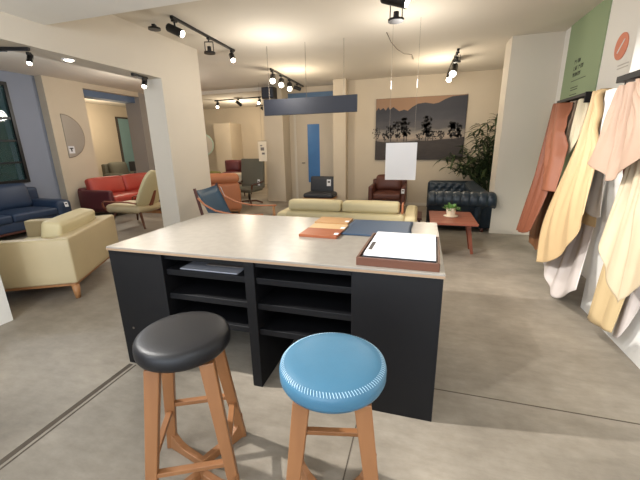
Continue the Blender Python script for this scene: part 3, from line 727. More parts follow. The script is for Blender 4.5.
WB = 'wooden sample boards on the counter'
for lab, m, y, rz, dx in (('orange-brown wooden sample board nearest the front of the row of three', 'redw', 2.295, -0.03, 0), ('pale wooden sample board between the orange-brown and honey boards', 'pale', 2.475, 0.0, 0.005), ('honey coloured wooden sample board furthest back by the cream sofa', 'honey', 2.705, -0.01, -0.01)):
    if 'w_' + m not in M:
        M['w_' + m] = wood(m + '_wood', {'redw': (152, 84, 46), 'pale': (196, 164, 120), 'honey': (176, 136, 90)}[m], {'redw': (128, 66, 34), 'pale': (180, 146, 102), 'honey': (158, 116, 72)}[m], 0.45, 'x', 18)
    t = thing('sample_board', lab, 'wood sample', (-0.678 + dx, y, 0.9), rz, WB)
    bm = bbox_bevel(-0.14, 0.14, -0.105 if m != 'pale' else -0.08, 0.105 if m != 'pale' else 0.08, 0, 0.020, 0.002); obj('board', bm, 'w_' + m, t)
    bm = bbox_bevel(0.105, 0.136, -0.06, -0.015, 0.020, 0.0212, 0.0004, 1); obj('price_tag', bm, 'paper', t)
# navy leather swatch
bm = B(); nx, ny = 16, 16; g = []
for j in range(ny + 1):
    row = []
    for i in range(nx + 1):
        u, v = i / nx, j / ny
        row.append(bm.verts.new((-0.54 + 0.49 * u + 0.004 * math.sin(v * 9), 2.30 + 0.53 * v + 0.006 * math.sin(u * 7), 0.9035 + 0.0016 * math.sin(u * 5 + v * 4) + (0.006 * max(0, 0.12 - u) / 0.12 * (1 - v)))))
    g.append(row)
for j in range(ny):
    for i in range(nx): bm.faces.new((g[j][i], g[j][i + 1], g[j + 1][i + 1], g[j + 1][i]))
tag(obj('leather_swatch', bm, 'swatch', smooth=True, mods=[('SOLIDIFY', dict(thickness=0.003, offset=0))]), 'flat navy blue leather sheet on the counter behind the wooden tray', 'leather swatch')
# wooden tray and the white binder in it
tr = thing('wooden_tray', 'walnut tray with raised sides at the front right of the counter', 'tray', (-0.09, 2.03, 0.9), -0.03)
bm = bbox_bevel(-0.21, 0.21, -0.32, 0.21, 0, 0.012, 0.002); obj('tray_base', bm, 'walnut', tr)
for n_, b_ in (('front_side', (-0.212, 0.212, -0.332, -0.318, 0, 0.046)), ('back_side', (-0.212, 0.212, 0.198, 0.212, 0, 0.046)), ('end_side', (-0.214, -0.200, -0.33, 0.21, 0, 0.046)), ('end_side', (0.200, 0.214, -0.33, 0.21, 0, 0.046))):
    bm = bbox_bevel(*b_, 0.002); obj(n_, bm, 'walnut', tr)
bd = thing('sample_binder', 'black binder with plain white sheets lying in the walnut tray', 'binder', (-0.088, 2.0, 0.912), -0.03)
bm = bbox_bevel(-0.192, 0.192, -0.28, 0.215, 0, 0.036, 0.003); obj('cover', bm, 'black', bd)
bm = bbox_bevel(-0.182, 0.19, -0.270, 0.215, 0.036, 0.050, 0.001, 1); obj('sheets', bm, 'paper', bd)
bm = bbox_bevel(-0.172, -0.150, -0.20, -0.04, 0.050, 0.0512, 0.0004, 1); obj('name_strip', bm, 'tagdark', bd)

# ------------------------------------------------------------------ bar stools
def stool(label, loc, rz, leather, stitched, H=0.78, rad=0.196):
    t = thing('bar_stool', label, 'bar stool', loc, rz, 'round leather bar stools at the counter')
    th = 0.085
    bm = B()
    if stitched:
        prof = [(0.0, -0.0), (rad - 0.03, 0.0), (rad - 0.006, 0.006), (rad, 0.02), (rad + 0.001, 0.05), (rad - 0.003, 0.064), (rad - 0.010, 0.070), (rad - 0.020, 0.076), (rad - 0.05, 0.083), (rad * 0.5, 0.088), (0.0, 0.089)]
    else:
        prof = [(0.0, 0.0), (rad - 0.03, 0.0), (rad - 0.008, 0.006), (rad - 0.001, 0.018), (rad, 0.036), (rad - 0.002, 0.056), (rad - 0.008, 0.068), (rad - 0.018, 0.076), (rad - 0.032, 0.080), (rad - 0.06, 0.083), (rad * 0.5, 0.086), (0.0, 0.087)]
    lathe(bm, prof, 56, Matrix.Translation((0, 0, H - th))); seat = obj('seat', bm, leather, t, True)
    if stitched:
        bm = B()
        n = 110
        for k in range(n):
            a = 2 * PI * k / n; p0 = Vector((math.cos(a) * (rad - 0.018), math.sin(a) * (rad - 0.018), H - th + 0.0765)); a2 = a + 0.03
            p1 = Vector((math.cos(a2) * (rad - 0.004), math.sin(a2) * (rad - 0.004), H - th + 0.066))
            tube(bm, [p0, (p0 + p1) / 2 + Vector((0, 0, 0.002)), p1], 0.0011, 4)
        obj('stitching', bm, 'bluethread', seat)
    bm = B(); lathe(bm, [(0, -0.022), (rad - 0.05, -0.022), (rad - 0.05, 0), (0, 0)], 32, Matrix.Translation((0, 0, H - th))); obj('seat_base', bm, 'oak', t)
    top, foot = 0.105, 0.182
    z1 = H - th - 0.02
    def at_z(sx, sy, z):
        k = 1 - z / z1
        q = top + (foot - top) * k
        return Vector((sx * q, sy * q, z))
    for sx in (-1, 1):
        for sy in (-1, 1):
            bm = B(); diag = Vector((sx, 0, 0))
            bar(bm, [at_z(sx, sy, 0.0), at_z(sx, sy, 0.12), at_z(sx, sy, z1 * 0.6), at_z(sx, sy, z1)], [0.046, 0.046, 0.052, 0.060], [0.036, 0.036, 0.038, 0.040], diag)
            leg = obj('leg', bm, 'oak', t, mods=[BEV(0.004)])
    # low boomerang rails on the floor: two bent boards meeting near the middle
    for sy in (-1, 1):
        bm = B(); pts = []
        a, c = Vector((-0.185, sy * 0.185, 0)), Vector((0.185, sy * 0.185, 0)); m_ = Vector((0, sy * 0.03, 0))
        line = [a.lerp(m_, k / 6) for k in range(7)] + [m_.lerp(c, k / 6) for k in range(1, 7)]
        hs = [0.15, 0.085, 0.055, 0.045, 0.042, 0.042, 0.042, 0.042, 0.042, 0.045, 0.055, 0.085, 0.15]
        A = []
        for i, (p, h_) in enumerate(zip(line, hs)):
            d = ((line[min(i + 1, 12)] - line[max(i - 1, 0)])).normalized(); s_ = Vector((-d.y, d.x, 0)) * 0.016
            A.append([bm.verts.new(p + s_), bm.verts.new(p - s_), bm.verts.new(p - s_ + Vector((0, 0, h_))), bm.verts.new(p + s_ + Vector((0, 0, h_)))])
        for P, Q in zip(A, A[1:]):
            for k in range(4): bm.faces.new((P[k], P[(k + 1) % 4], Q[(k + 1) % 4], Q[k]))
        bm.faces.new(A[0][::-1]); bm.faces.new(A[-1])
        obj('floor_rail', bm, 'oak', t, mods=[BEV(0.003)])
    for (p, q, z) in (((-1, 1), (1, 1), 0.29), ((-1, -1), (1, -1), 0.20), ((-1, -1), (-1, 1), 0.25), ((1, -1), (1, 1), 0.25)):
        bm = B(); bar(bm, [at_z(p[0], p[1], z), at_z(q[0], q[1], z)], 0.022, 0.028, (0, 0, 1)); obj('stretcher', bm, 'oak', t, mods=[BEV(0.003)])
    return t
stool('black leather round bar stool at the left front of the counter', (-0.946, 1.067, 0), 0.46, 'blkleather', False)
stool('sky blue leather round bar stool with pale stitched rim', (-0.275, 1.043, 0), 0.22, 'blueleather', True)

# ------------------------------------------------------------------ upholstered furniture
def price_card(parent, loc, rz=0.0, tilt=0.25, w_=0.07, h_=0.10):
    mt = Matrix.Translation(loc) @ rotm('Z', rz) @ rotm('X', -tilt)
    bm = B(); box(bm, -w_ / 2, w_ / 2, -0.002, 0.002, -h_, 0, mt); c = obj('price_card', bm, 'paper', parent)
    bm = B(); box(bm, -w_ * 0.3, w_ * 0.3, -0.003, -0.0018, -h_ * 0.5, -h_ * 0.25, mt); obj('print', bm, 'tagdark', c)

def sofa(name, label, cat, loc, rz, w_, d, mats, arm_w=0.14, arm_h=0.62, back_h=0.66, back_t=0.16, seat_h=0.42, base_z=0.15, cush_h=0.82, ncush=1, leg='oak', inset=0.075, bc=(1.0, 0.0, 0.07), piping=None, base='oak', arm_r=0.05, legr=0.024, group=None, card=None):
    """front looks along local -Y"""
    t = thing(name, label, cat, loc, rz, group)
    body, seatm, backm = mats
    x1 = w_ / 2; y1 = d / 2
    bm = B(); rbox(bm, (0, 0, base_z + 0.012), (w_ - 0.06, d - 0.06, 0.035), 0.006, n=2, m=1); obj('base_rail', bm, base, t)
    bm = B(); rbox(bm, (0, 0.0, (base_z + 0.03 + seat_h - 0.12) / 2), (w_ - 2 * arm_w + 0.02, d - 0.06, seat_h - 0.12 - base_z - 0.03), 0.02, n=3, m=2); obj('seat_frame', bm, body, t, True)
    for sx in (-1, 1):
        bm = B(); rbox(bm, (sx * (x1 - arm_w / 2), 0, (base_z + 0.03 + arm_h) / 2), (arm_w, d, arm_h - base_z - 0.03), arm_r, (0.008, 0, 0.006), n=6, m=3)
        a = obj('armrest', bm, body, t, True)
        if piping:
            bm = B(); z = arm_h - arm_r * 0.25
            tube(bm, [(sx * (x1 - 0.008), -y1 + 0.02, z), (sx * (x1 - 0.006), 0, z + 0.003), (sx * (x1 - 0.008), y1 - 0.02, z)], 0.005, 6); obj('piping', bm, piping, a, True)
    bm = B(); rbox(bm, (0, y1 - back_t / 2, (base_z + 0.03 + back_h) / 2), (w_ - 2 * arm_w * 0.1, back_t, back_h - base_z - 0.03), min(arm_r, 0.05), (0, 0.01, 0.006), n=8, m=3); obj('backrest', bm, body, t, True)
    iw = w_ - 2 * arm_w; cw = iw / ncush
    for k in range(ncush):
        cx = -iw / 2 + cw * (k + .5)
        bm = B(); rbox(bm, (cx, -back_t / 2 - 0.01, seat_h - 0.055), (cw - 0.012, d - back_t - 0.02, 0.15), 0.045, (0, 0, 0.025), n=6, m=3); obj('seat_cushion', bm, seatm, t, True)
        bm = B(); rbox(bm, (cx + bc[1], y1 - back_t - 0.09, (seat_h + cush_h) / 2 + 0.01), ((cw - 0.012) * bc[0], 0.19, cush_h - seat_h), bc[2], (0, 0.04, 0.015), n=6, m=3, rot=Matrix.Rotation(-0.20, 3, 'X')); obj('back_cushion', bm, backm, t, True)
    for sx in (-1, 1):
        for sy in (-1, 1):
            lx, ly = sx * (x1 - inset), sy * (y1 - inset)
            bm = B(); tube(bm, [(lx, ly, 0), (lx, ly, base_z)], [legr * 0.75, legr * 1.2], 14); obj('leg', bm, leg, t, True)
    if card: price_card(t, card[0], card[1])
    return t

a_ = math.radians(-61.3); cx_, sx_ = math.cos(a_), math.sin(a_)
W, Dp = 1.30, 1.02
cxx = -3.40 - (W / 2) * cx_ - (Dp / 2) * (-sx_); cyy = 2.43 - (W / 2) * sx_ - (Dp / 2) * cx_
sofa('armchair', 'wide cream leather armchair with piped edges left of the counter', 'armchair', (cxx, cyy, 0), a_, W, Dp, ('cream', 'creamlight', 'creamlight'), arm_w=0.13, arm_h=0.66, back_h=0.67, back_t=0.15, seat_h=0.44, base_z=0.15, cush_h=0.80, leg='beech', piping='creamlight', base='beech', arm_r=0.02, legr=0.032, inset=0.045, bc=(0.86, 0.04, 0.04))
sofa('sofa', 'navy leather sofa under the black framed window', 'sofa', (-7.42, 4.08, 0), PI / 2, 2.2, 1.06, ('navy', 'navy', 'navy'), arm_w=0.3, arm_h=0.56, back_h=0.80, back_t=0.22, seat_h=0.42, base_z=0.10, cush_h=0.90, ncush=2, leg='blackmetal', base='darkwood', arm_r=0.08, card=((0.95, -0.55, 0.52), 0.0))
sofa('sofa', 'red leather sofa with maroon sides against the mirror wall', 'sofa', (-7.22, 7.05, 0), PI / 2, 2.2, 0.98, ('maroon', 'red', 'red'), arm_w=0.12, arm_h=0.62, back_h=0.66, back_t=0.14, seat_h=0.44, base_z=0.12, cush_h=0.86, ncush=2, leg='blackmetal', base='darkwood', card=((-0.2, -0.50, 0.52), 0.0))
sofa('armchair', 'brown leather armchair under the landscape picture', 'armchair', (-0.75, 8.2, 0), 0.0, 0.84, 0.82, ('brownl', 'brownl', 'brownl'), arm_w=0.10, arm_h=0.60, back_h=0.70, back_t=0.13, seat_h=0.42, base_z=0.16, cush_h=0.80, leg='darkwood', base='darkwood', arm_r=0.03, card=((0.36, -0.425, 0.55), 0.0))
# tan sofa seen from behind, with a rolled top
t = sofa('armchair', 'tan orange leather armchair turned away behind the pillar', 'armchair', (-4.82, 7.12, 0), PI + 0.56, 1.25, 0.95, ('tanl', 'tanl', 'tanl'), arm_w=0.16, arm_h=0.60, back_h=0.72, back_t=0.18, seat_h=0.42, base_z=0.06, cush_h=0.82, leg='beech', base='beech')
bm = B(); rbox(bm, (0, 0.36, 0.82), (1.24, 0.26, 0.24), 0.115, (0, 0.01, 0.01), n=8, m=4); obj('headrest', bm, 'tanl', t, True)

# cream sofa behind the counter, seen from the rear
t = thing('sofa', 'cream leather sofa with bolster headrests, its back to the counter', 'sofa', (-1.02, 4.45, 0))
bm = B(); rbox(bm, (0, 0.10, 0.375), (1.68, 0.22, 0.51), 0.05, (0, 0.01, 0), n=6, m=3); obj('backrest', bm, 'creamlight', t, True)
for sx in (-1, 1):
    bm = B(); rbox(bm, (sx * 0.395 + (-0.02), 0.12, 0.705), (0.775, 0.20, 0.145), 0.04, (0, 0.012, 0.012), n=6, m=3); obj('headrest', bm, 'creamlight', t, True)
bm = B(); rbox(bm, (0, 0.55, 0.33), (1.62, 0.75, 0.22), 0.06, (0, 0, 0.02), n=6, m=3); obj('seat_cushion', bm, 'creamlight', t, True)
for sx in (-1, 1):
    bm = B(); rbox(bm, (sx * 0.90, 0.5, 0.385), (0.17, 1.0, 0.43), 0.05, (0.006, 0, 0.01), n=6, m=3); obj('armrest', bm, 'creamlight', t, True)
bm = B(); rbox(bm, (0.80, 0.12, 0.70), (0.025, 0.17, 0.13), 0.01, n=2, m=2); obj('side_trim', bm, 'tanl', t, True)
bm = B(); box(bm, -0.95, 0.95, 0.02, 0.98, 0.09, 0.13); obj('base_rail', bm, 'darkwood', t)
for sx in (-1, 1):
    for y in (0.1, 0.9):
        bm = B(); tube(bm, [(sx * 0.88, y, 0), (sx * 0.88, y, 0.10)], [0.018, 0.026], 12); obj('leg', bm, 'darkwood', t, True)
# low dark bench table glimpsed beyond the sofa's end
t = thing('low_table', 'low dark wooden table beyond the right end of the cream sofa', 'table', (-0.18, 6.2, 0))
bm = bbox_bevel(-0.28, 0.22, -0.30, 0.30, 0.26, 0.30, 0.004); obj('tabletop', bm, 'darkwood', t)
for sx in (-0.24, 0.18):
    for sy in (-0.26, 0.26):
        bm = B(); box(bm, sx - 0.02, sx + 0.02, sy - 0.02, sy + 0.02, 0, 0.26); obj('leg', bm, 'darkwood', t)

# chesterfield: near arm faces the camera, back along the right side
t = thing('chesterfield_sofa', 'slate blue buttoned chesterfield sofa beside the white stub wall', 'sofa', (0.66, 7.25, 0))
def roll(bm, p0, p1, r, out, pleats=0):
    """scroll arm: solid panel below with a roll on top, along p0-p1; out = outward direction"""
    p0, p1, out = Vector(p0), Vector(p1), Vector(out)
    up = Vector((0, 0, 1)); n = 22
    prof = [Vector((-0.05, 0.08)), Vector((0.05, 0.08)), Vector((0.05, 0.44))]
    for k in range(n):
        a = -0.75 + (2 * PI - 1.6) * k / (n - 1)
        prof.append(Vector((0.075 + r * math.cos(a), 0.58 + r * math.sin(a))))
    prof.append(Vector((-0.05, 0.46)))
    segs = 84 if pleats else 30; rings = []
    for s in range(segs + 1):
        q = p0.lerp(p1, s / segs); e = min(s, segs - s) / (segs * 0.06); e = 1 if e >= 1 else (0.88 + 0.12 * math.sqrt(e))
        k2 = 1 - 0.10 * abs(math.cos(PI * pleats * s / segs)) ** 10 if pleats else 1
        rings.append([bm.verts.new(q + out * (0.04 + ((0.075 + (u.x - 0.075) * k2 if u.y > 0.45 else u.x) - 0.04) * e) + up * (0.33 + ((0.58 + (u.y - 0.58) * k2 if u.y > 0.45 else u.y) - 0.33) * e)) for u in prof])
    k = len(prof)
    for A, C in zip(rings, rings[1:]):
        for i in range(k): bm.faces.new((A[i], A[(i + 1) % k], C[(i + 1) % k], C[i]))
    bm.faces.new(rings[0][::-1]); bm.faces.new(rings[-1])
    return bm
def buttons(parent, pts, r=0.012):
    me = None
    for p in pts:
        if me is None:
            bm = B(); bmesh.ops.create_uvsphere(bm, u_segments=8, v_segments=6, radius=r)
            o = obj('button', bm, 'chester', parent, True); me = o.data
        else:
            o = bpy.data.objects.new('button', me); COL.objects.link(o); o.parent = parent
        o.location = p
def tufted(name, x0, x1, z0, z1, mtx, rows, cols, parent, depth=0.03):
    """diamond tufted pad: surface dips at staggered button points"""
    bm = B(); nx, nz = cols * 8, rows * 8; pts = []
    for r in range(rows):
        off = 0.5 if r % 2 == 0 else 1.0
        for c in range(cols + 1):
            u = (c + off) / cols
            if 0.02 < u < 0.98: pts.append((x0 + (x1 - x0) * u, z0 + (z1 - z0) * (r + 0.5) / rows))
    cell = min((x1 - x0) / cols, (z1 - z0) / rows)
    def dep(x, z):
        d = min(math.hypot(x - a, z - b_) for a, b_ in pts) / cell
        edge = min(x - x0, x1 - x, z - z0, z1 - z) / (cell * 0.4)
        return depth * min(1, d * 1.5) ** 0.7 * min(1, max(0, edge)) ** 0.5
    F = [[bm.verts.new(mtx @ Vector((x0 + (x1 - x0) * i / nx, -dep(x0 + (x1 - x0) * i / nx, z0 + (z1 - z0) * j / nz), z0 + (z1 - z0) * j / nz))) for i in range(nx + 1)] for j in range(nz + 1)]
    K = [[bm.verts.new(mtx @ Vector((x0 + (x1 - x0) * i / nx, 0.04, z0 + (z1 - z0) * j / nz))) for i in range(nx + 1)] for j in range(nz + 1)]
    for j in range(nz):
        for i in range(nx):
            bm.faces.new((F[j][i], F[j][i + 1], F[j + 1][i + 1], F[j + 1][i])); bm.faces.new((K[j][i], K[j + 1][i], K[j + 1][i + 1], K[j][i + 1]))
    for i in range(nx):
        bm.faces.new((F[0][i], K[0][i], K[0][i + 1], F[0][i + 1])); bm.faces.new((F[nz][i], F[nz][i + 1], K[nz][i + 1], K[nz][i]))
    for j in range(nz):
        bm.faces.new((F[j][0], F[j + 1][0], K[j + 1][0], K[j][0])); bm.faces.new((F[j][nx], K[j][nx], K[j + 1][nx], F[j + 1][nx]))
    p = obj(name, bm, 'chester', parent, True)
    buttons(p, [mtx @ Vector((a, -0.002, b_)) for a, b_ in pts])
    return p
bm = roll(B(), (-0.54, -0.90, 0), (0.56, -0.90, 0), 0.14, (0, -1, 0), 8); na = obj('armrest', bm, 'chester', t, True)
buttons(na, [Vector((-0.54 + 1.10 * k / 8, -0.975 - 0.10, 0.655)) for k in range(1, 8)], 0.014)
bm = roll(B(), (0.50, 0.90, 0), (-0.52, 0.90, 0), 0.125, (0, 1, 0)); obj('armrest', bm, 'chester', t, True)
bm = roll(B(), (0.30, -1.0, 0), (0.30, 0.98, 0), 0.14, (1, 0, 0)); obj('backrest', bm, 'chester', t, True)
tufted('arm_pad', -0.50, 0.30, 0.40, 0.68, Matrix.Translation((0, 0.86, 0)), 3, 5, t)
tufted('back_pad', -0.86, 0.86, 0.40, 0.68, Matrix.Translation((0.27, 0, 0)) @ rotm('Z', -PI / 2), 3, 9, t)
bm = B(); rbox(bm, (-0.06, 0, 0.20), (0.86, 1.80, 0.20), 0.03, n=4, m=2); obj('seat_frame', bm, 'chester', t, True)
for sy in (-0.43, 0.43):
    bm = B(); rbox(bm, (-0.10, sy, 0.36), (0.74, 0.84, 0.16), 0.05, (0, 0, 0.02), n=6, m=3); obj('seat_cushion', bm, 'chester', t, True)
for x in (-0.44, 0.40):
    for y in (-0.9, 0.9):
        bm = B(); lathe(bm, [(0.0, 0), (0.022, 0), (0.034, 0.04), (0.028, 0.09), (0, 0.09)], 14, Matrix.Translation((x, y, 0))); obj('foot', bm, 'darkwood', t, True)

# red-brown side table with a potted plant
t = thing('side_table', 'red-brown wooden side table in front of the chesterfield sofa', 'table', (0.44, 5.08, 0), 0.0)
def planktop(bm, x0, x1, y0, y1, z0, z1):
    n = 5
    for k in range(n):
        a = y0 + (y1 - y0) * k / n
        box(bm, x0, x1, a + 0.0006, a + (y1 - y0) / n - 0.0006, z0, z1)
bm = B(); planktop(bm, -0.30, 0.30, -0.43, 0.43, 0.475, 0.505); obj('tabletop', bm, 'redwood', t, mods=[BEV(0.004)])
for sx in (-1, 1):
    for y in (-0.10, 0.16):
        bm = B(); bar(bm, [(sx * 0.30, y, 0), (sx * 0.215, y * 0.9, 0.475)], [0.036, 0.056], [0.03, 0.05], (1, 0, 0)); obj('leg', bm, 'redwood', t, mods=[BEV(0.003)])
bm = B(); box(bm, -0.20, 0.20, -0.10, -0.075, 0.43, 0.475); box(bm, -0.20, 0.20, 0.13, 0.155, 0.43, 0.475); obj('cross_rail', bm, 'redwood', t)
pt = thing('potted_plant', 'small green succulent in a cream ribbed pot on the side table', 'plant', (0.43, 5.12, 0.505))
bm = B(); lathe(bm, [(0, 0), (0.085, 0), (0.10, 0.010), (0.097, 0.014), (0.07, 0.008), (0, 0.008)], 28); obj('saucer', bm, 'ceramic', pt, True)
bm = B(); mt = Matrix.Translation((0, 0, 0.009)); n = 36; rings = []
for r, z in ((0.05, 0), (0.056, 0.03), (0.066, 0.09), (0.069, 0.115), (0.062, 0.115), (0.058, 0.09)):
    rings.append([bm.verts.new(mt @ Vector(((r + (0.0016 if k % 2 else -0.0016)) * math.cos(2 * PI * k / n), (r + (0.0016 if k % 2 else -0.0016)) * math.sin(2 * PI * k / n), z))) for k in range(n)])
for A, C in zip(rings, rings[1:]):
    for k in range(n): bm.faces.new((A[k], A[(k + 1) % n], C[(k + 1) % n], C[k]))
bm.faces.new(rings[0][::-1]); obj('pot', bm, 'ceramic', pt)
bm = B(); lathe(bm, [(0, 0.09), (0.058, 0.09), (0.058, 0.104), (0, 0.108)], 20); obj('soil', bm, 'soil', pt)
def leaf(bm, base, d, L_, w_, droop=0.3, up=Vector((0, 0, 1)), seg=5):
    d = Vector(d).normalized(); side = d.cross(up)
    if side.length < 1e-3: side = Vector((1, 0, 0))
    side.normalize(); prev = None
    for k in range(seg + 1):
        s = k / seg; p = Vector(base) + d * L_ * s - Vector((0, 0, 1)) * droop * L_ * s * s
        ww = w_ * math.sin(PI * (0.12 + 0.88 * s)) * 0.5 if s < 1 else 0.0005
        nn = side.cross(d).normalized()
        cur = [bm.verts.new(p - side * ww), bm.verts.new(p + nn * ww * -0.35), bm.verts.new(p + side * ww)]
        if prev:
            bm.faces.new((prev[0], prev[1], cur[1], cur[0])); bm.faces.new((prev[1], prev[2], cur[2], cur[1]))
        prev = cur
bm = B(); rl_ = random.Random(2)
for k in range(90):
    a = rl_.uniform(0, 2 * PI); e = rl_.uniform(0.15, 1.4)
    leaf(bm, (math.cos(a) * 0.03, math.sin(a) * 0.03, 0.105), (math.cos(a) * math.cos(e), math.sin(a) * math.cos(e), math.sin(e)), rl_.uniform(0.07, 0.13), 0.026, 0.25)
obj('foliage', bm, 'leaf2', pt)

# tall leafy plant in the corner behind the chesterfield
pt = thing('tall_plant', 'tall dark green bamboo-like plant in the corner by the picture', 'plant', (1.42, 8.50, 0))
bm = B(); lathe(bm, [(0, 0), (0.15, 0), (0.19, 0.36), (0.17, 0.36), (0.165, 0.32), (0, 0.32)], 24); obj('pot', bm, 'signdark', pt, True)
bm = B(); lathe(bm, [(0, 0.315), (0.164, 0.318), (0.0, 0.335)], 20); obj('soil', bm, 'soil', pt)
bmS = B(); bmL = B(); rl_ = random.Random(9)
tips = [(-1.0, -0.2, 1.2), (-0.9, -0.3, 1.0), (-0.85, -0.15, 1.3), (-0.75, -0.4, 1.1), (-0.45, -0.4, 1.75), (-0.3, -0.2, 1.9), (-0.6, -0.4, 0.95), (-0.62, 0.05, 1.45), (-0.55, -0.2, 1.30), (-0.40, -0.15, 1.15), (-0.25, -0.25, 1.55), (-0.12, 0.05, 1.98), (0.02, -0.2, 2.1), (0.06, -0.1, 1.85), (0.12, 0.15, 1.7), (0.2, -0.15, 1.75), (-0.2, 0.1, 1.35), (0.1, -0.3, 1.4), (-0.42, 0.15, 1.05), (0.0, 0.1, 1.2), (0.22, 0, 1.3), (-0.3, -0.35, 1.25), (0.18, -0.3, 1.05)]
for tx, ty, tz in tips:
    b0 = Vector((rl_.uniform(-.08, .08), rl_.uniform(-.08, .08), 0.32)); tp = Vector((tx, ty, tz)); md = b0.lerp(tp, 0.55) + Vector((-tx * 0.22, -ty * 0.22, 0.18))
    pts = [b0.lerp(md, k / 4).lerp(md.lerp(tp, k / 4), k / 4) for k in range(5)]
    tube(bmS, pts, [0.011, 0.010, 0.008, 0.006, 0.003], 6)
    for k in range(46):
        s = rl_.uniform(0.35, 1.0); q = min(3, int(s * 4)); p = pts[q].lerp(pts[q + 1], s * 4 - q)
        a = rl_.uniform(0, 2 * PI); e = rl_.uniform(-0.3, 0.9)
        leaf(bmL, p, (math.cos(a) * math.cos(e), math.sin(a) * math.cos(e) * 0.8, math.sin(e)), rl_.uniform(0.14, 0.28), rl_.uniform(0.035, 0.065), 0.5)
for q in list(bmL.verts) + list(bmS.verts):
    q.co.y = min(q.co.y, 0.36); q.co.x = min(q.co.x, 0.42)
    if q.co.x < -0.2: q.co.z = max(q.co.z, 0.82 + 0.1 * math.sin(q.co.x * 40))
obj('stems', bmS, 'leaf', pt, True); obj('foliage', bmL, 'leaf', pt)

# ------------------------------------------------------------------ other chairs
# safari sling chair between the pillar and the counter
f_ = Vector((0.985, 0.17, 0)); ang = math.atan2(f_.y, f_.x) + PI / 2
t = thing('sling_chair', 'petrol blue leather sling chair with wooden frame beside the pillar', 'chair', (-2.53, 4.38, 0), ang)   # front = local -Y
def slab(bm, rows, n=10, th=0.012, sag=0.03):
    """sling: rows of (left, right) points, sagging between the sides"""
    g = []
    for L_, R2 in rows:
        L_, R2 = Vector(L_), Vector(R2)
        g.append([bm.verts.new(L_.lerp(R2, i / n) + Vector((0, 0.8, -0.6)) * sag * (4 * (i / n) * (1 - i / n))) for i in range(n + 1)])
    for A, C in zip(g, g[1:]):
        for i in range(n): bm.faces.new((A[i], A[i + 1], C[i + 1], C[i]))
    return bm
bm = slab(B(), [((-0.34, 0.50, 0.96), (0.34, 0.50, 0.96)), ((-0.335, 0.44, 0.86), (0.335, 0.44, 0.86)), ((-0.33, 0.36, 0.68), (0.33, 0.36, 0.68)), ((-0.32, 0.28, 0.50), (0.32, 0.28, 0.50)), ((-0.31, 0.22, 0.38), (0.31, 0.22, 0.38))])
bk = obj('backrest', bm, 'slingl', t, True, mods=[('SOLIDIFY', dict(thickness=0.012, offset=0))])
price_card(bk, (0.352, 0.43, 0.93), 0.6, 0.3, 0.05, 0.17)
bm = slab(B(), [((-0.31, 0.26, 0.37), (0.31, 0.26, 0.37)), ((-0.31, 0.0, 0.37), (0.31, 0.0, 0.37)), ((-0.31, -0.2, 0.40), (0.31, -0.2, 0.40)), ((-0.31, -0.39, 0.50), (0.31, -0.39, 0.50))], sag=0.02)
obj('seat', bm, 'slingl', t, True, mods=[('SOLIDIFY', dict(thickness=0.012, offset=0))])
for sx in (-1, 1):
    bm = B(); bar(bm, [(sx * 0.365, 0.34, 0), (sx * 0.362, 0.42, 0.6), (sx * 0.36, 0.50, 0.99)], 0.03, 0.035, (1, 0, 0)); obj('back_post', bm, 'darkwood', t, mods=[BEV(0.006)])
    bm = B(); tube(bm, [(sx * 0.37, -0.40, 0), (sx * 0.37, -0.40, 0.62)], [0.016, 0.022], 12); obj('front_leg', bm, 'beech', t, True)
    bm = B(); tube(bm, [(sx * 0.37, 0.46, 0.86), (sx * 0.38, 0.37, 0.77), (sx * 0.385, 0.22, 0.69), (sx * 0.385, 0.02, 0.645), (sx * 0.38, -0.18, 0.63), (sx * 0.37, -0.44, 0.635)], 0.021, 10, flat=0.6, side=(1, 0, 0)); obj('armrest', bm, 'tanl', t, True)
    bm = B(); bar(bm, [(sx * 0.35, 0.36, 0.36), (sx * 0.35, -0.40, 0.47)], 0.025, 0.04, (1, 0, 0)); obj('side_rail', bm, 'beech', t)
bm = B(); tube(bm, [(-0.37, -0.40, 0.49), (0.37, -0.40, 0.49)], 0.014, 10); obj('front_rail', bm, 'beech', t, True)

# cream shell swivel chair
t = thing('lounge_chair', 'cream high-back lounge chair with wooden arms before the red sofa', 'chair', (-5.62, 5.55, 0), -PI / 2)
def shell(bm, prof, widths, th):
    """prof: (y,z) centre line; widths: half width; gentle wrap towards the viewer"""
    n = 10; F = []
    for (y, z), w_ in zip(prof, widths):
        F.append([bm.verts.new(Vector((w_ * (2 * i / n - 1), y - 0.05 * abs(2 * i / n - 1) ** 2.5, z + 0.03 * abs(2 * i / n - 1) ** 2.5))) for i in range(n + 1)])
    for A, C in zip(F, F[1:]):
        for i in range(n): bm.faces.new((A[i], A[i + 1], C[i + 1], C[i]))
    return bm
bm = shell(B(), [(0.30, 0.42), (0.36, 0.50), (0.42, 0.62), (0.50, 0.78), (0.58, 0.94), (0.64, 1.06), (0.67, 1.11)], [0.30, 0.31, 0.31, 0.30, 0.27, 0.21, 0.12], 0.09)
obj('backrest', bm, 'creamlight', t, True, mods=[('SOLIDIFY', dict(thickness=0.09, offset=0)), ('SUBSURF', dict(levels=1, render_levels=1))])
bm = B(); rbox(bm, (0, -0.06, 0.37), (0.66, 0.86, 0.16), 0.07, (0.02, 0.03, 0.03), n=6, m=4); obj('seat', bm, 'cream', t, True)
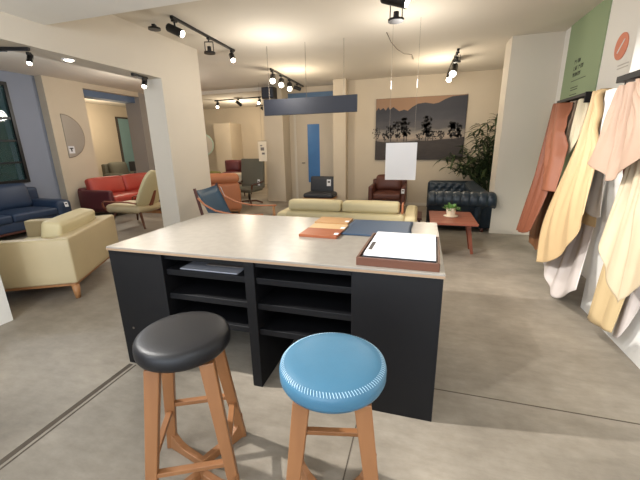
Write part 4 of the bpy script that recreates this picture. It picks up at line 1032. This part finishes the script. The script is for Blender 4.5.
for sx in (-1, 1):
    bm = B(); tube(bm, [(sx * 0.36, 0.36, 0.50), (sx * 0.40, 0.20, 0.53), (sx * 0.41, -0.10, 0.53), (sx * 0.40, -0.38, 0.53), (sx * 0.38, -0.46, 0.50), (sx * 0.37, -0.46, 0.42), (sx * 0.35, -0.42, 0.36)], 0.022, 10, flat=0.65, side=(1, 0, 0)); obj('armrest', bm, 'redwood', t, True)
    for sy in (-0.34, 0.42):
        bm = B(); bar(bm, [(sx * 0.34, sy * 1.1, 0), (sx * 0.27, sy * 0.8, 0.32)], [0.025, 0.04], [0.025, 0.045], (1, 0, 0)); obj('leg', bm, 'walnut', t, mods=[BEV(0.004)])
bm = B(); bar(bm, [(0.0, 0.30, 0.30), (0.0, 0.44, 0.55), (0.0, 0.52, 0.72)], [0.10, 0.08, 0.05], 0.03, (1, 0, 0)); obj('spine', bm, 'redwood', t, mods=[BEV(0.005)])

# red ottoman behind the pillar edge
t = thing('ottoman', 'maroon and red ottoman half hidden behind the pillar', 'ottoman', (-6.18, 7.08, 0), 0.0)
bm = B(); rbox(bm, (0, 0, 0.21), (0.86, 0.9, 0.26), 0.03, n=4, m=2); obj('base', bm, 'maroon', t, True)
bm = B(); rbox(bm, (0, 0, 0.40), (0.86, 0.9, 0.14), 0.05, (0, 0, 0.02), n=5, m=3); obj('cushion', bm, 'red', t, True)
bm = B(); box(bm, -0.41, 0.41, -0.43, 0.43, 0.0, 0.08); obj('plinth', bm, 'beech', t)

# dark low chair before the door
t = thing('low_chair', 'charcoal armless chair with wood rail before the back door', 'chair', (-2.50, 8.55, 0), 0.0)
bm = B(); rbox(bm, (0, 0.20, 0.50), (0.72, 0.16, 0.46), 0.05, (0, 0.02, 0), n=5, m=3, rot=Matrix.Rotation(-0.12, 3, 'X')); bk = obj('backrest', bm, 'darkgrey', t, True)
bm = B(); rbox(bm, (0, -0.10, 0.29), (0.78, 0.62, 0.12), 0.05, (0, 0, 0.02), n=5, m=3); obj('seat', bm, 'darkgrey', t, True)
bm = bbox_bevel(-0.40, 0.40, -0.40, 0.24, 0.20, 0.235, 0.01); obj('seat_frame', bm, 'beech', t)
for sx in (-0.36, 0.36):
    for y in (-0.36, 0.20):
        bm = B(); tube(bm, [(sx * 1.04, y, 0), (sx, y, 0.21)], [0.014, 0.02], 10); obj('leg', bm, 'beech', t, True)
price_card(bk, (0.17, 0.085, 0.66), 0.0, 0.1, 0.11, 0.17)

# grey high-back swivel chair near the back pillar
t = thing('swivel_chair', 'grey-green high-back swivel chair with cross base by the back pillar', 'chair', (-4.50, 8.30, 0), -0.15)
bm = B(); rbox(bm, (-0.02, 0.26, 0.82), (0.74, 0.10, 0.78), 0.035, (0, 0.02, 0), n=5, m=3, rot=Matrix.Rotation(-0.10, 3, 'X')); bk = obj('backrest', bm, 'greyfab', t, True)
bm = B(); rbox(bm, (0, -0.06, 0.42), (0.62, 0.60, 0.11), 0.045, (0, 0, 0.02), n=5, m=3); obj('seat', bm, 'greyfab', t, True)
for sx in (-1, 1):
    bm = B(); bar(bm, [(sx * 0.34, 0.22, 0.62), (sx * 0.35, 0.0, 0.58), (sx * 0.34, -0.30, 0.56), (sx * 0.28, -0.28, 0.38)], 0.045, 0.02, (1, 0, 0)); obj('armrest', bm, 'walnut', t)
bm = B(); tube(bm, [(0, 0, 0.08), (0, 0, 0.37)], 0.028, 12); obj('column', bm, 'blackmetal', t, True)
for k in range(4):
    a = PI / 4 + k * PI / 2; d = Vector((math.cos(a), math.sin(a), 0))
    bm = B(); bar(bm, [Vector((0, 0, 0.10)), d * 0.18 + Vector((0, 0, 0.09)), d * 0.36 + Vector((0, 0, 0.018))], 0.045, [0.05, 0.045, 0.03], (0, 0, 1)); obj('base_arm', bm, 'walnut', t)
price_card(bk, (0.22, 0.17, 0.66), 0.0, 0.0, 0.07, 0.16)

# far room: small armchair, stools
sofa('armchair', 'small dark red armchair in the far room', 'armchair', (-6.75, 11.3, 0), 0.2, 0.74, 0.72, ('maroon', 'maroon', 'maroon'), arm_w=0.09, arm_h=0.62, back_h=1.05, back_t=0.12, seat_h=0.62, base_z=0.3, cush_h=1.04, leg='darkwood', base='darkwood')
t = thing('footstool', 'olive green cushioned stool left of the dark red armchair', 'stool', (-6.85, 9.95, 0))
bm = B(); rbox(bm, (0, 0, 0.66), (0.72, 0.5, 0.16), 0.07, (0, 0, 0.03), n=5, m=3); obj('cushion', bm, 'olive', t, True)
bm = bbox_bevel(-0.33, 0.33, -0.22, 0.22, 0.52, 0.585, 0.006); obj('frame', bm, 'darkwood', t)
for sx in (-0.28, 0.28):
    for y in (-0.18, 0.18):
        bm = B(); tube(bm, [(sx, y, 0), (sx, y, 0.53)], [0.016, 0.024], 10); obj('leg', bm, 'darkwood', t, True)
t = thing('footstool', 'off-white upholstered stool between the tan armchair and the grey chair', 'stool', (-5.75, 9.9, 0))
bm = B(); rbox(bm, (0, 0, 0.56), (0.85, 0.6, 0.26), 0.07, (0, 0, 0.03), n=5, m=3); obj('cushion', bm, 'offwhite', t, True)
bm = bbox_bevel(-0.38, 0.38, -0.26, 0.26, 0.38, 0.432, 0.006); obj('frame', bm, 'darkwood', t)
for sx in (-0.34, 0.34):
    for y in (-0.22, 0.22):
        bm = B(); tube(bm, [(sx, y, 0), (sx, y, 0.39)], [0.016, 0.024], 10); obj('leg', bm, 'darkwood', t, True)
t = thing('round_mirror', 'round mirror showing past the pillar edge in the far room', 'mirror', (-7.55, 10.8, 1.62), 0.9)
mt = rotm('X', PI / 2)
bm = B(); lathe(bm, [(0, 0), (0.36, 0), (0.36, 0.012), (0, 0.012)], 40, mt); obj('glass', bm, 'mirror', t)
bm = B(); lathe(bm, [(0.35, -0.006), (0.385, -0.006), (0.385, 0.02), (0.35, 0.02), (0.35, -0.006)], 40, mt); obj('frame', bm, mat('pale_aqua_rim', (150, 176, 160), 0.5), t)
bm = B(); tube(bm, [(0, 0.02, -0.36), (0, 0.02, -1.62)], 0.014, 8); lathe(bm, [(0, -1.62), (0.2, -1.62), (0.2, -1.60), (0, -1.59)], 24); obj('floor_stand', bm, 'blackmetal', t)

# mirror on the lounge wall: half disc with a straight left edge
t = thing('wall_mirror', 'half-round mirror on the lounge wall above the red sofa', 'mirror', (-7.8, 6.02, 1.83), 0)
pts = [(0, 0.47)] + [(0.47 * math.sin(PI * k / 28), 0.47 * math.cos(PI * k / 28)) for k in range(1, 28)] + [(0, -0.47)]
bm = B(); prism(bm, pts, 'x', 0.0, 0.018); obj('glass', bm, 'mirror', t)
bm = B(); tube(bm, [(0.012, u, v) for u, v in pts], 0.008, 6); obj('rim', bm, 'wire', t, True)
bm = B(); box(bm, 0.018, 0.022, 0.02, 0.16, -0.38, -0.22); c = obj('price_card', bm, 'paper', t)
bm = B(); box(bm, 0.0218, 0.0235, 0.04, 0.13, -0.28, -0.255); box(bm, 0.0218, 0.0235, 0.07, 0.10, -0.34, -0.26); obj('print', bm, 'tagdark', c)

# side room seen through the opening
dr = thing('door_2', 'teal door seen through the opening past the red sofa', 'door', (-11.0, 11.1, 0)); dr['kind'] = 'structure'
bm = B(); box(bm, 0, 0.05, -0.50, 0.62, 0, 2.62); obj('door_leaf', bm, 'teal', dr)
bm = B(); box(bm, 0, 0.06, -0.56, -0.50, 0, 2.68); box(bm, 0, 0.06, 0.62, 0.68, 0, 2.68); box(bm, 0, 0.06, -0.50, 0.62, 2.62, 2.68); obj('door_frame', bm, 'tagdark', dr)
t = thing('cabinet', 'dark low cabinet before the teal door', 'cabinet', (-10.55, 11.1, 0))
bm = bbox_bevel(-0.22, 0.22, -0.5, 0.55, 0.06, 1.06, 0.006); obj('body', bm, 'darkgrey', t)
for y0 in (-0.49, 0.035):
    bm = bbox_bevel(0.22, 0.24, y0, y0 + 0.505, 0.08, 1.04, 0.003); d_ = obj('door', bm, 'darkgrey', t)
    bm = B(); tube(bm, [(0.25, y0 + 0.25, 0.5), (0.25, y0 + 0.25, 0.7)], 0.008, 6); obj('handle', bm, 'wire', d_)
bm = B(); box(bm, -0.2, 0.2, -0.48, 0.53, 0, 0.06); obj('plinth', bm, 'blackmetal', t)
t = thing('desk_lamp', 'small pale glowing lamp on the dark cabinet', 'lamp', (-10.5, 11.35, 1.06))
bm = B(); lathe(bm, [(0, 0), (0.06, 0), (0.06, 0.012), (0.012, 0.02), (0.012, 0.08), (0, 0.08)], 16); obj('base', bm, 'blackmetal', t, True)
bm = B(); lathe(bm, [(0, 0.08), (0.05, 0.08), (0.06, 0.13), (0.03, 0.17), (0, 0.175)], 16); obj('lamp_shade', bm, 'lampdim', t, True)
sofa('armchair', 'grey-brown armchair before the side room wall, left of the dark cabinet', 'armchair', (-9.9, 9.45, 0), PI / 2, 0.95, 0.85, ('greyfab', 'greyfab', 'greyfab'), arm_w=0.12, arm_h=0.74, back_h=1.05, back_t=0.16, seat_h=0.5, base_z=0.15, cush_h=1.08)
sofa('armchair', 'charcoal armchair in front of the dark cabinet', 'armchair', (-8.95, 9.7, 0), PI / 2, 0.8, 0.8, ('darkgrey', 'darkgrey', 'darkgrey'), arm_w=0.1, arm_h=0.66, back_h=0.8, back_t=0.14, seat_h=0.45, base_z=0.12, cush_h=0.86, leg='blackmetal', base='blackmetal', card=((0.2, -0.41, 0.6), 0.0))
